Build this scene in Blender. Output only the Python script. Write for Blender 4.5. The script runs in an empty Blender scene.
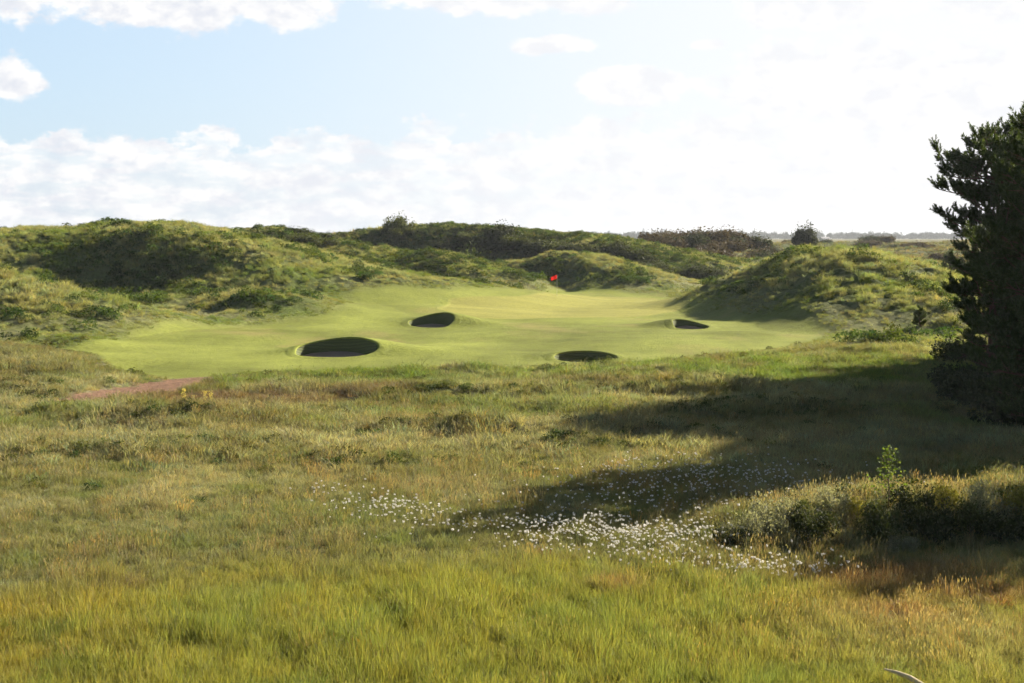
import bpy, math, random
import numpy as np
from mathutils import Vector

# ------------------------------------------------------------------ camera, world, sun, exposure
scene = bpy.context.scene
C = scene.collection
rad = math.radians
CAMZ = 7.5
PITCH = math.atan(103.5 / 1422.2)
F_PX = 1422.2
SUN_AZ = 52.0      # degrees to the right of +Y
SUN_EL = 25.0

cam_d = bpy.data.cameras.new("camera")
cam = bpy.data.objects.new("camera", cam_d)
C.objects.link(cam)
cam_d.lens = 50
cam_d.sensor_width = 36
cam_d.clip_start = 0.1
cam_d.clip_end = 30000
cam_d.dof.use_dof = True
cam_d.dof.focus_distance = 95
cam_d.dof.aperture_fstop = 2.8
cam.location = (0, 0, CAMZ)
cam.rotation_euler = (math.pi / 2 - PITCH, 0, 0)
scene.camera = cam

sun_d = bpy.data.lights.new("sun", 'SUN')
sun_d.energy = 5.0
sun_d.angle = rad(0.6)
sun_d.color = (1.0, 0.90, 0.74)
sun = bpy.data.objects.new("sun", sun_d)
C.objects.link(sun)
az, el = rad(SUN_AZ), rad(SUN_EL)
SUNV = Vector((math.sin(az) * math.cos(el), math.cos(az) * math.cos(el), math.sin(el)))
sun.rotation_euler = SUNV.to_track_quat('Z', 'Y').to_euler()
sun.location = (0, 0, 60)

scene.view_settings.view_transform = 'Standard'
scene.view_settings.look = 'None'
scene.view_settings.exposure = 1.55
scene.view_settings.gamma = 1
scene.view_settings.use_curve_mapping = False
scene.cycles.use_adaptive_sampling = True
scene.cycles.adaptive_threshold = 0.03
scene.cycles.max_bounces = 4
scene.cycles.diffuse_bounces = 2
scene.cycles.transmission_bounces = 2
scene.cycles.transparent_max_bounces = 6
scene.cycles.volume_bounces = 0
scene.cycles.caustics_reflective = False
scene.cycles.caustics_refractive = False


class NT:
    """a tiny helper for node trees"""
    def __init__(self, tree):
        self.t = tree
        self.t.nodes.clear()

    def n(self, typ, ins=None, **kw):
        nd = self.t.nodes.new(typ)
        for k, v in kw.items():
            setattr(nd, k, v)
        for k, v in (ins or {}).items():
            s = nd.inputs[k]
            if isinstance(v, bpy.types.NodeSocket):
                self.t.links.new(v, s)
            else:
                s.default_value = v
        return nd

    def m(self, op, a, b=None, c=None, clamp=False):
        ins = {0: a}
        if b is not None:
            ins[1] = b
        if c is not None:
            ins[2] = c
        return self.n('ShaderNodeMath', ins, operation=op, use_clamp=clamp).outputs[0]

    def mix(self, f, a, b, blend='MIX'):
        nd = self.n('ShaderNodeMix', data_type='RGBA', blend_type=blend)
        for k, v in ((0, f), (6, a), (7, b)):
            if isinstance(v, bpy.types.NodeSocket):
                self.t.links.new(v, nd.inputs[k])
            else:
                nd.inputs[k].default_value = v if k == 0 else (*v[:3], 1)
        return nd.outputs[2]

    def ramp(self, f, lo, hi, a=0.0, b=1.0):
        return self.n('ShaderNodeMapRange', {0: f, 1: lo, 2: hi, 3: a, 4: b}, interpolation_type='SMOOTHSTEP').outputs[0]


def build_world():
    w = bpy.data.worlds.new("World")
    scene.world = w
    w.use_nodes = True
    g = NT(w.node_tree)
    sky = g.n('ShaderNodeTexSky', sky_type='NISHITA')
    sky.sun_disc = False
    sky.sun_elevation = rad(SUN_EL)
    sky.sun_rotation = rad(SUN_AZ)
    sky.altitude = 10
    sky.air_density = 1.0
    sky.dust_density = 1.2
    sky.ozone_density = 1.5
    co = g.n('ShaderNodeTexCoord').outputs['Generated']
    sp = g.n('ShaderNodeSeparateXYZ', {0: co})
    x, y, z = sp.outputs
    azm = g.m('MULTIPLY', g.m('ARCTAN2', x, y), 180 / math.pi)       # degrees, + to the right
    elv = g.m('MULTIPLY', g.m('ARCSINE', z), 180 / math.pi)
    # warped coordinates for cumulus edges
    cu = g.n('ShaderNodeCombineXYZ', {0: azm, 1: g.m('MULTIPLY', elv, 1.55), 2: 0.0}).outputs[0]
    n1 = g.n('ShaderNodeTexNoise', {'Vector': cu, 'Scale': 0.34, 'Detail': 6.0, 'Roughness': 0.56, 'Lacunarity': 2.1}).outputs[0]
    n2 = g.n('ShaderNodeTexNoise', {'Vector': g.n('ShaderNodeVectorMath', {0: cu, 1: (31.7, 4.2, 0)}, operation='ADD').outputs[0],
                                    'Scale': 0.9, 'Detail': 4.0, 'Roughness': 0.62}).outputs[0]
    n1c = g.m('SUBTRACT', n1, 0.5)
    n2c = g.m('SUBTRACT', n2, 0.5)

    def blob(a0, e0, ra, re, amp=1.0):
        da = g.m('DIVIDE', g.m('SUBTRACT', azm, a0), ra)
        de = g.m('DIVIDE', g.m('SUBTRACT', elv, e0), re)
        r2 = g.m('ADD', g.m('MULTIPLY', da, da), g.m('MULTIPLY', de, de))
        return g.m('MULTIPLY', g.m('SUBTRACT', 1.0, g.m('SQRT', r2)), amp)

    def pa(px):
        return math.degrees(math.atan((px - 512) / F_PX))

    def pe(py):
        return math.degrees(math.atan((238 - py) / F_PX))
    blobs = [(pa(60), pe(-8), 6.0, 1.7), (pa(190), pe(8), 5.6, 1.55), (pa(280), pe(18), 2.6, 0.9),
             (pa(12), pe(90), 1.7, 0.9), (pa(470), pe(0), 5.4, 0.9), (pa(590), pe(5), 2.4, 0.7), (pa(548), pe(48), 2.0, 0.5),
             (pa(640), pe(88), 3.4, 0.9), (pa(830), pe(12), 3.6, 1.1), (pa(705), pe(50), 1.0, 0.35),
             (pa(1000), pe(8), 3.0, 1.4), (pa(880), pe(90), 9.0, 2.0),
             (-38, 9, 9, 2.2), (-60, 14, 12, 3), (-30, 20, 10, 2.5), (5, 18, 9, 2.4), (28, 13, 8, 2), (55, 17, 14, 4), (100, 20, 20, 5),
             (-110, 22, 18, 5), (170, 25, 30, 6), (20, 30, 14, 4), (-15, 36, 12, 4)]
    d = None
    for b in blobs:
        v = blob(*b)
        d = v if d is None else g.m('MAXIMUM', d, v)
    dens = g.m('ADD', d, g.m('ADD', g.m('MULTIPLY', n1c, 1.9), g.m('MULTIPLY', n2c, 0.8)))
    high = g.ramp(dens, 0.02, 0.34)
    # the low bank along the horizon, taller to the right
    top = g.m('ADD', 4.1, g.m('MULTIPLY', g.ramp(azm, -10.0, 14.0), 1.2))
    hgt = g.m('DIVIDE', g.m('SUBTRACT', g.m('ADD', top, g.m('ADD', g.m('MULTIPLY', n1c, 5.0), g.m('MULTIPLY', n2c, 2.2))), elv), 1.0)
    bank = g.ramp(hgt, -0.10, 0.45)
    # holes where blue shows between the heaps
    cl = g.n('ShaderNodeCombineXYZ', {0: azm, 1: g.m('MULTIPLY', elv, 3.6), 2: 7.0}).outputs[0]
    n3 = g.n('ShaderNodeTexNoise', {'Vector': cl, 'Scale': 0.42, 'Detail': 5.0, 'Roughness': 0.62}).outputs[0]
    gap = g.ramp(n3, 0.36, 0.58)
    bank = g.m('MULTIPLY', bank, g.m('ADD', 0.45, g.m('MULTIPLY', gap, 0.55)))
    cov = g.m('MAXIMUM', high, bank)
    # shade inside the clouds
    n4 = g.n('ShaderNodeTexNoise', {'Vector': g.n('ShaderNodeVectorMath', {0: cu, 1: (3.1, -0.55, 2.0)}, operation='ADD').outputs[0],
                                    'Scale': 0.8, 'Detail': 5.0, 'Roughness': 0.6}).outputs[0]
    sh = g.ramp(n4, 0.33, 0.64)
    dark = g.mix(g.ramp(azm, -16.0, 8.0), (0.375, 0.388, 0.42), (0.435, 0.44, 0.455))
    ccol = g.mix(sh, dark, (0.49, 0.485, 0.48))
    skyc = g.n('ShaderNodeVectorMath', {0: sky.outputs[0], 'Scale': 0.085}, operation='SCALE').outputs[0]
    # thin high veil that whitens towards the sun
    pale = g.mix(g.ramp(azm, -22.0, 14.0), (0.285, 0.368, 0.462), (0.452, 0.460, 0.470))
    skyc = g.mix(g.m('ADD', 0.70, g.m('MULTIPLY', g.ramp(azm, -22.0, 10.0), 0.25)), skyc, pale)
    col = g.mix(cov, skyc, ccol)
    col = g.n('ShaderNodeVectorMath', {0: col, 'Scale': 0.735}, operation='SCALE').outputs[0]
    # beyond the view, sideways and higher up, sky and clouds are dimmed to deepen shadows
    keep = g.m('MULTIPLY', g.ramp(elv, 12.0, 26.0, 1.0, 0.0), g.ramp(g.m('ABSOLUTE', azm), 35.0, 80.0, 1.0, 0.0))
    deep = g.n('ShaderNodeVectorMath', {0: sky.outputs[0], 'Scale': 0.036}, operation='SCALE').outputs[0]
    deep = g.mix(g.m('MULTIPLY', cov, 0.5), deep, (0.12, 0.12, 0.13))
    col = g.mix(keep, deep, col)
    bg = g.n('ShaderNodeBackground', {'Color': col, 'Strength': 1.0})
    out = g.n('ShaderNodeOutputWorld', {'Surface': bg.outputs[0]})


build_world()

# ------------------------------------------------------------------ helpers
RS = np.random.RandomState(7)


def ray(px, py):
    a, b = (px - 512) / F_PX, (341.5 - py) / F_PX
    F = np.array([0, math.cos(PITCH), -math.sin(PITCH)])
    U = np.array([0, math.sin(PITCH), math.cos(PITCH)])
    return np.array([a, 0, 0]) + b * U + F


def P(px, py, d):
    """the world point at depth d (along +Y) seen at a pixel of the photograph: used to measure the place"""
    r = ray(px, py)
    r = r / r[1] * d
    return np.array([r[0], r[1], r[2] + CAMZ])


def _hash(ix, iy, seed):
    h = (ix.astype(np.int64) * 374761393 + iy.astype(np.int64) * 668265263 + seed * 1442695041) & 0xFFFFFFFF
    h = ((h ^ (h >> 13)) * 1274126177) & 0xFFFFFFFF
    return (h ^ (h >> 16)) & 0xFFFFFFFF


def perlin(x, y, seed=0):
    xi, yi = np.floor(x), np.floor(y)
    fx, fy = x - xi, y - yi
    u, v = fx * fx * fx * (fx * (fx * 6 - 15) + 10), fy * fy * fy * (fy * (fy * 6 - 15) + 10)

    def gr(ox, oy):
        a = _hash(xi + ox, yi + oy, seed) * (2 * math.pi / 4294967296.0)
        return np.cos(a) * (fx - ox) + np.sin(a) * (fy - oy)
    a, b, c, d = gr(0, 0), gr(1, 0), gr(0, 1), gr(1, 1)
    return (a + u * (b - a) + v * ((c + u * (d - c)) - (a + u * (b - a)))) * 1.5


def fbm(x, y, scale, octv=3, seed=0, rough=0.5):
    s, a, t = 0, 1.0, 0
    for o in range(octv):
        k = 2 ** o / scale
        s = s + a * perlin(x * k + 17.3 * o, y * k - 9.1 * o, seed + o)
        t += a
        a *= rough
    return s / t


def sstep(t):
    t = np.clip(t, 0, 1)
    return t * t * (3 - 2 * t)


def seg_dist(x, y, ax, ay, bx, by):
    dx, dy = bx - ax, by - ay
    L = dx * dx + dy * dy + 1e-9
    t = np.clip(((x - ax) * dx + (y - ay) * dy) / L, 0, 1)
    qx, qy = ax + t * dx, ay + t * dy
    return np.hypot(x - qx, y - qy), t, qx, qy


def poly_sd(x, y, poly):
    """signed distance to a polygon, negative inside"""
    d = np.full(x.shape, 1e9)
    ins = np.zeros(x.shape, bool)
    n = len(poly)
    for i in range(n):
        ax, ay = poly[i][:2]
        bx, by = poly[(i + 1) % n][:2]
        d = np.minimum(d, seg_dist(x, y, ax, ay, bx, by)[0])
        c = ((ay > y) != (by > y)) & (x < (bx - ax) * (y - ay) / (by - ay + 1e-12) + ax)
        ins ^= c
    return np.where(ins, -d, d)


# ------------------------------------------------------------------ terrain heights
BASE_D = [0, 60, 72, 84, 112, 161, 185, 250, 320, 600, 1000, 3000, 9000]
BASE_Z = [0, 0.0, .12, .3, .5, .8, 1.0, 2.2, 3.4, 3.9, 4.5, 5.0, 5.0]

# crest lines: (pixel x, pixel y, depth) on the photograph, front width, back width
RIDGES = [
    ([(-330, 238, 142), (-180, 230, 150), (-70, 230, 158), (0, 227, 164), (60, 228, 168), (110, 226, 170), (150, 228, 168)], 38, 40),
    ([(146, 225, 151), (180, 229, 149), (230, 238, 146), (290, 256, 143), (335, 270, 142)], 15, 36),
    ([(-260, 282, 134), (-60, 284, 132), (60, 289, 130), (150, 295, 126), (250, 294, 126), (330, 294, 128), (380, 300, 130)], 15, 18),
    ([(-330, 258, 118), (-120, 264, 112), (0, 273, 108), (60, 288, 106), (120, 304, 104), (172, 324, 102)], 12, 14),
    ([(-300, 338, 84), (-150, 341, 82), (0, 347, 80), (45, 353, 79), (95, 359, 78), (128, 371, 77)], 7, 8),
    ([(190, 240, 204), (225, 228, 198), (262, 227, 196), (310, 233, 192), (345, 243, 190), (385, 262, 182)], 15, 30),
    ([(325, 240, 242), (365, 233, 240), (395, 229, 240), (440, 228, 238), (490, 230, 235), (530, 235, 232), (570, 238, 228),
      (610, 243, 222), (650, 253, 215), (690, 269, 208), (715, 280, 205)], 15, 30),
    ([(330, 246, 216), (370, 250, 212), (410, 256, 206)], 22, 16),
    ([(388, 272, 192), (405, 260, 189), (440, 254, 184), (478, 264, 178)], 10, 14),
    ([(518, 260, 196), (560, 250, 191), (595, 253, 186), (632, 266, 180), (670, 286, 173)], 9, 14),
    ([(440, 227, 320), (500, 226, 320), (545, 232, 310), (600, 238, 300)], 30, 40),
    ([(625, 244, 292), (655, 236, 285), (685, 233, 280), (722, 233, 280), (748, 241, 278), (775, 254, 275)], 25, 40),
    ([(660, 270, 225), (700, 259, 225), (738, 270, 222)], 12, 14),
    ([(652, 305, 152), (690, 291, 149), (735, 274, 146), (775, 260, 143), (815, 252, 138), (850, 253, 132), (885, 259, 129),
      (925, 268, 127), (975, 284, 125), (1040, 300, 122)], 14, 22),
    ([(812, 253, 136), (838, 262, 127), (856, 284, 117), (866, 306, 110)], 8, 9),
    ([(858, 260, 126), (895, 265, 121), (926, 282, 116)], 15, 13),
    ([(750, 258, 243), (830, 253, 238), (905, 256, 234), (965, 264, 230)], 11, 12),
    ([(775, 252, 264), (808, 248, 264), (850, 248, 268), (880, 252, 270)], 10, 14),
    ([(845, 249, 330), (920, 246, 330), (1010, 247, 330)], 16, 20),
    ([(840, 243, 420), (960, 241, 430), (1100, 240, 440)], 60, 60),
    ([(728, 542, 33.5), (780, 510, 35.5), (860, 496, 36.5), (940, 492, 37), (1030, 494, 37), (1150, 496, 37)], 3.2, 3.0),
]
BUMPS = [  # pixel x, pixel y, depth, radius x, radius y, height: single hummocks (negative: hollows)
    (140, 262, 141, 6, 4.5, -1.8), (200, 270, 139, 5, 4, -1.0),
    (485, 440, 53, 2.4, 1.5, 0.55), (420, 443, 54, 2.2, 1.0, 0.25), (170, 428, 57, 2.5, 1.3, 0.5), (90, 466, 48, 3.5, 1.2, 0.4),
    (230, 452, 50, 3.2, 1.2, 0.3), (650, 385, 73, 3.0, 2.0, 0.45), (620, 392, 70, 2.4, 1.6, 0.3), (440, 400, 66, 3, 1.6, 0.3),
    (560, 455, 50, 2.2, 1.2, 0.3), (345, 470, 46.5, 3, 1.0, 0.2), (640, 440, 54, 3, 1.5, 0.3), (25, 395, 67, 3, 2, 0.5),
    (265, 318, 121, 4.5, 2.0, 0.7), (230, 303, 124, 6, 3, 0.7), (70, 332, 92, 4, 3, 0.6), (745, 335, 104, 4, 3, 0.3),
    (425, 262, 180, 4, 4, 0.8), (700, 400, 68, 3, 1.6, 0.35), (560, 405, 66, 2.5, 1.3, 0.25), (800, 420, 60, 4, 2, 0.3),
]
RW = []
for pts, wf, wb in RIDGES:
    low = 0.1 if pts[0][2] < 60 else (2.0 if pts[0][2] == 292 else -0.1 if pts[0][2] == 242 else (0.3 if pts[0][2] < 90 else 0.65))   # what grows on the crest
    RW.append(([P(*q) - (0, 0, low) for q in pts], wf, wb))
BW = [(P(a, b, c)[:2], rx, ry, h) for a, b, c, rx, ry, h in BUMPS]


def H0(x, y):
    """large forms without noise or bunkers"""
    r = np.hypot(x, y)
    base = np.interp(np.where(y > 0, np.maximum(y, r * 0.8), r * 0.8), BASE_D, BASE_Z)
    acc = np.zeros(x.shape)
    for pts, wf, wb in RW:
        arr = np.array(pts)
        w = max(wf, wb)
        m = (x > arr[:, 0].min() - w) & (x < arr[:, 0].max() + w) & (y > arr[:, 1].min() - w) & (y < arr[:, 1].max() + w)
        if not m.any():
            continue
        xs, ys, bs = x[m], y[m], base[m]
        best = np.full(xs.shape, 1e9)
        zc = np.zeros(xs.shape)
        rc = np.zeros(xs.shape)
        for i in range(len(arr) - 1):
            a, b = arr[i], arr[i + 1]
            d, t, qx, qy = seg_dist(xs, ys, a[0], a[1], b[0], b[1])
            k = d < best
            best = np.where(k, d, best)
            zc = np.where(k, a[2] + t * (b[2] - a[2]), zc)
            rc = np.where(k, np.hypot(qx, qy), rc)
        s = np.clip((rc - np.hypot(xs, ys)) / (best + 0.5), -1, 1) * 0.5 + 0.5
        ww = wb + (wf - wb) * sstep(s)
        t = np.clip(best / ww, 0, 1)
        f = 0.3 * (0.5 + 0.5 * np.cos(math.pi * t)) + 0.7 * (1 - t * t) ** 1.3
        acc[m] += np.clip((zc - bs) * f, 0, None) ** 4
    h = base + acc ** 0.25
    for (c, rx, ry, hh) in BW:
        e = ((x - c[0]) / rx) ** 2 + ((y - c[1]) / ry) ** 2
        h = h + hh * np.exp(-e)
    h = h + 5.7 * (0.5 + 0.5 * np.cos(math.pi * np.clip(r / 15, 0, 1)))     # the dune the photographer stands on
    return h


def march(px, py, f=H0, dmax=400):
    ds = np.concatenate([np.arange(12, 120, 0.1), np.arange(120, dmax, 0.3)])
    r = ray(px, py)
    r = r / r[1]
    x, y, z = r[0] * ds, ds, CAMZ + r[2] * ds
    below = z < f(x, y)
    i = int(np.argmax(below)) if below.any() else len(ds) - 1
    return np.array([x[i], y[i], z[i]])


MOWN_PX = [(400, 291), (440, 293), (500, 291.5), (560, 291), (620, 291), (660, 294), (676, 303), (700, 311), (735, 319), (790, 322),
           (812, 330), (800, 344), (760, 352), (700, 357), (640, 364), (560, 367.5), (470, 369), (400, 370), (300, 372.5), (240, 374),
           (210, 378), (165, 379), (135, 374), (105, 363), (60, 351), (90, 342), (150, 334), (200, 330), (240, 328), (290, 326),
           (322, 318), (350, 308), (356, 299), (372, 291)]
MOWN = [march(*q) for q in MOWN_PX]
GREEN_PX = [(452, 300), (520, 297), (600, 296), (655, 298), (684, 307), (640, 315), (560, 319), (480, 318), (440, 310)]
GREEN = [march(*q) for q in GREEN_PX]
PATH_PX = [(45, 410), (62, 406), (100, 400), (140, 392), (175, 384), (205, 380), (235, 378)]
PATH = [march(*q) for q in PATH_PX]
PATH_W = [0.2, 0.8, 1.3, 1.4, 1.2, 1.0, 0.6]
TRACK = [march(*q) for q in [(92, 299), (110, 301), (132, 303)]]

# bunkers: pixel centre x, front rim y, width px, depth m, lip rise m, skew
BUNKERS = []
for (cx, fy, wpx, dep, rise, sk, lab) in [
    (332, 356.5, 84, 3.6, 0.80, 0.25, "widest pot bunker, sand floor under a round turf wall, on the left of the fairway"),
    (430, 326.0, 46, 3.6, 0.85, 0.55, "crescent shaped pot bunker at the foot of the mown slope, behind the widest bunker"),
    (587, 360.5, 64, 3.0, 0.42, 0.0, "low oval pot bunker at the front edge of the fairway below the red flag"),
    (692, 328.5, 36, 3.2, 0.60, -0.55, "smallest pot bunker, beside the shaded grassy dune right of the putting green")]:
    q = march(cx, fy)
    rx = wpx / F_PX * q[1] / 2
    BUNKERS.append(dict(x=q[0], y=q[1] + dep / 2 - 0.3, rx=rx, ry=dep / 2, rise=rise, sk=sk, lab=lab, z=q[2]))


def bunker_mound(x, y, h):
    for b in BUNKERS:
        # a swelling behind and beside the sand, level at its front
        dx, dy = (x - b['x']) / (b['rx'] * 1.7), (y - b['y'] - b['ry'] * 0.9) / (b['ry'] * 1.5)
        dx = dx - b['sk'] * 0.8
        e = dx * dx + dy * dy
        up = 1.12 * b['rise'] * np.exp(-e * 1.1)
        h = h + up * sstep((y - (b['y'] - b['ry'] * 1.15)) / (b['ry'] * 1.6))
    return h


def masks(x, y):
    wob = fbm(x, y, 3.0, 2, 91) * 0.5 + fbm(x, y, 9.0, 2, 92) * 0.7
    sm = poly_sd(x, y, MOWN)
    soft = np.interp(np.hypot(x, y), [92, 104], [0.9, 3.2])
    mown = 1 - sstep((sm + wob * np.interp(soft, [.9, 3.2], [1, 1.8]) + 0.4) / soft)
    green = 1 - sstep((poly_sd(x, y, GREEN) + wob * 0.4 + 0.1) / 0.5)
    pd = np.full(x.shape, 1e9)
    for i in range(len(PATH) - 1):
        d, t, _, _ = seg_dist(x, y, PATH[i][0], PATH[i][1], PATH[i + 1][0], PATH[i + 1][1])
        pd = np.minimum(pd, d - (PATH_W[i] + t * (PATH_W[i + 1] - PATH_W[i])))
    pd2 = np.full(x.shape, 1e9)
    for i in range(len(TRACK) - 1):
        pd2 = np.minimum(pd2, seg_dist(x, y, TRACK[i][0], TRACK[i][1], TRACK[i + 1][0], TRACK[i + 1][1])[0] - 0.6)
    return mown, green, sm, np.minimum(pd, pd2)


def H1(x, y, mk=None):
    """the ground surface as walked on, before the bunkers are cut"""
    mown, green, sm, pd = mk if mk is not None else masks(x, y)
    h = H0(x, y)
    r = np.hypot(x, y)
    over = np.clip((h - np.interp(r, BASE_D, BASE_Z)) / 3.0, 0, 1)     # how much of a dune this is
    roughm = sstep((sm - 0.3) / 3.0)
    near = 1 - sstep((r - 45) / 15)
    hum = fbm(x, y, 5.0, 3, 11, 0.55) * 0.42 + np.abs(fbm(x, y, 9.0, 2, 15)) * 0.5
    hum = hum * (1 - 0.75 * near)
    dn = fbm(x, y, 13.0, 4, 21, 0.5) * 0.55 + fbm(x, y, 4.2, 3, 27, 0.6) * 0.38
    far = sstep((r - 290) / 120)
    tus = np.abs(fbm(x, y, 1.7, 2, 29, 0.6)) * 0.42 + fbm(x, y, 0.9, 1, 30) * 0.12
    dn = (dn + tus * (1 - sstep((r - 240) / 60))) * over + far * fbm(x, y, 55, 3, 33, 0.5) * 2.2 * np.clip(1 - (r - 1500) / 2500, 0.2, 1) * (1 - sstep((-x + 10 - r * .12) / 60))
    pathm = sstep((pd - 0.0) / 1.2)
    h = h + roughm * pathm * (hum * (1 - 0.5 * over) + dn)
    h = h + mown * (fbm(x, y, 17, 2, 41) * 0.42 + fbm(x, y, 6, 2, 43) * 0.05) * (1 - 0.5 * green)
    # the mown surface is a shallow step below the rough
    h = h + (1 - mown) * pathm * 0.07
    return bunker_mound(x, y, h)


for b in BUNKERS:
    xs = np.array([b['x']])
    ys = np.array([b['y'] - b['ry'] - 0.1])
    b['zf'] = float(H1(xs, ys)[0]) - 0.24


def in_bunker(x, y, grow=0.0):
    m = np.zeros(x.shape, bool)
    for b in BUNKERS:
        m |= ((x - b['x']) / (b['rx'] + grow)) ** 2 + ((y - b['y']) / (b['ry'] + grow)) ** 2 < 1
    return m


def H2(x, y, mk=None):
    h = H1(x, y, mk)
    for b in BUNKERS:
        e = ((x - b['x']) / (b['rx'] + 0.06)) ** 2 + ((y - b['y']) / (b['ry'] + 0.06)) ** 2
        h = np.where(e < 1, b['zf'] - 0.6, h)
    return h


# ------------------------------------------------------------------ mesh and material helpers
def mesh_np(name, verts, faces, mat=None, smooth=False, cols=None):
    """verts (N,3); faces: list of (M,k) int arrays"""
    me = bpy.data.meshes.new(name)
    if isinstance(faces, np.ndarray):
        faces = [faces]
    faces = [f for f in faces if len(f)]
    nl = sum(f.size for f in faces)
    nf = sum(len(f) for f in faces)
    me.vertices.add(len(verts))
    me.vertices.foreach_set('co', np.ascontiguousarray(verts, dtype=np.float32).ravel())
    me.loops.add(nl)
    me.loops.foreach_set('vertex_index', np.concatenate([f.ravel() for f in faces]).astype(np.int32))
    me.polygons.add(nf)
    starts, tot, o = [], [], 0
    for f in faces:
        k = f.shape[1]
        starts.append(o + np.arange(len(f)) * k)
        tot.append(np.full(len(f), k))
        o += f.size
    me.polygons.foreach_set('loop_start', np.concatenate(starts).astype(np.int32))
    me.update(calc_edges=True)
    if smooth:
        me.polygons.foreach_set('use_smooth', np.ones(nf, bool))
    if cols is not None:
        at = me.color_attributes.new('tint', 'FLOAT_COLOR', 'POINT')
        c4 = np.ones((len(verts), 4), np.float32)
        c4[:, :3] = cols
        at.data.foreach_set('color', c4.ravel())
    if mat:
        me.materials.append(mat)
    return me


def obj(name, me, parent=None, loc=(0, 0, 0)):
    o = bpy.data.objects.new(name, me)
    C.objects.link(o)
    o.location = loc
    if parent:
        o.parent = parent
    return o


def tag(o, label=None, cat=None, group=None, kind=None):
    if label:
        o['label'] = label
    if cat:
        o['category'] = cat
    if group:
        o['group'] = group
    if kind:
        o['kind'] = kind
    return o


def new_mat(name):
    m = bpy.data.materials.new(name)
    m.use_nodes = True
    return m, NT(m.node_tree)


def mat_leaf(name, source='INSTANCER', col=None, trans=0.45, rough=0.65, vary=0.25, spec=0.12):
    """thin plant tissue: diffuse plus light coming through"""
    m, g = new_mat(name)
    if col is None:
        base = g.n('ShaderNodeAttribute', attribute_name='tint', attribute_type=source).outputs['Color']
    else:
        base = g.n('ShaderNodeRGB').outputs[0]
        base.default_value = (*col, 1)
    geo = g.n('ShaderNodeNewGeometry')
    rnd = geo.outputs['Random Per Island']
    hsv = g.n('ShaderNodeHueSaturation', {'Hue': g.ramp(rnd, 0.0, 1.0, 0.5 - 0.035 * vary * 2, 0.5 + 0.02 * vary * 2),
                                          'Value': g.m('ADD', 1 - vary, g.m('MULTIPLY', g.m('FRACT', g.m('MULTIPLY', rnd, 37.7)), 2 * vary)),
                                          'Color': base}).outputs[0]
    pb = g.n('ShaderNodeBsdfPrincipled', {'Base Color': hsv, 'Roughness': rough, 'Specular IOR Level': spec})
    tc = g.mix(1.0, hsv, (1.05, 1.05, 0.60), 'MULTIPLY')
    tr = g.n('ShaderNodeBsdfTranslucent', {'Color': tc})
    mx = g.n('ShaderNodeMixShader', {0: trans, 1: pb.outputs[0], 2: tr.outputs[0]})
    g.n('ShaderNodeOutputMaterial', {'Surface': mx.outputs[0]})
    return m


def mat_bark(name, col):
    m, g = new_mat(name)
    co = g.n('ShaderNodeTexCoord').outputs['Object']
    n = g.n('ShaderNodeTexNoise', {'Vector': co, 'Scale': 9.0, 'Detail': 5.0})
    c = g.mix(n.outputs[0], [v * 0.5 for v in col], [v * 1.4 for v in col])
    bp = g.n('ShaderNodeBump', {'Height': n.outputs[0], 'Strength': 0.6, 'Distance': 0.03})
    pb = g.n('ShaderNodeBsdfPrincipled', {'Base Color': c, 'Roughness': 0.9, 'Normal': bp.outputs[0]})
    g.n('ShaderNodeOutputMaterial', {'Surface': pb.outputs[0]})
    return m


def mat_ground():
    m, g = new_mat('ground_turf')
    base = g.n('ShaderNodeAttribute', attribute_name='tint', attribute_type='GEOMETRY').outputs['Color']
    mask = g.n('ShaderNodeAttribute', attribute_name='mown', attribute_type='GEOMETRY').outputs['Fac']
    co = g.n('ShaderNodeNewGeometry').outputs['Position']
    n1 = g.n('ShaderNodeTexNoise', {'Vector': co, 'Scale': 2.2, 'Detail': 6.0, 'Roughness': 0.65})
    n2 = g.n('ShaderNodeTexNoise', {'Vector': co, 'Scale': 7.0, 'Detail': 5.0, 'Roughness': 0.75})
    v = g.m('ADD', g.m('MULTIPLY', g.m('SUBTRACT', n1.outputs[0], 0.5), g.ramp(mask, 0, 1, 1.6, 0.5)),
            g.m('MULTIPLY', g.m('SUBTRACT', n2.outputs[0], 0.5), g.ramp(mask, 0, 1, 1.2, 0.7)))
    col = g.mix(1.0, base, g.n('ShaderNodeCombineColor', {0: g.m('ADD', 1.0, v), 1: g.m('ADD', 1.0, v), 2: g.m('ADD', 1.0, v)}).outputs[0], 'MULTIPLY')
    hb = g.m('ADD', g.m('MULTIPLY', n1.outputs[0], 1.0), g.m('MULTIPLY', n2.outputs[0], 0.4))
    bp = g.n('ShaderNodeBump', {'Height': hb, 'Strength': g.ramp(mask, 0, 1, 0.9, 0.45), 'Distance': 0.25})
    pb = g.n('ShaderNodeBsdfPrincipled', {'Base Color': col, 'Roughness': 0.85, 'Specular IOR Level': 0.05, 'Normal': bp.outputs[0]})
    g.n('ShaderNodeOutputMaterial', {'Surface': pb.outputs[0]})
    return m


# ------------------------------------------------------------------ colour fields of the vegetation
YG = np.array([0.250, 0.250, 0.042])     # yellow green rushes
GR = np.array([0.132, 0.178, 0.038])     # fresh green
OL = np.array([0.205, 0.200, 0.078])     # olive
ST = np.array([0.330, 0.310, 0.160])     # straw
BR = np.array([0.190, 0.130, 0.075])     # brown seed heads
RU = np.array([0.300, 0.180, 0.075])     # rusty
DG = np.array([0.045, 0.075, 0.018])     # dark green
FW = np.array([0.185, 0.207, 0.044])     # fairway
PG = np.array([0.270, 0.262, 0.068])     # putting green


def lerp(a, b, t):
    return a + (b - a) * np.clip(t, 0, 1)[:, None]


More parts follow.
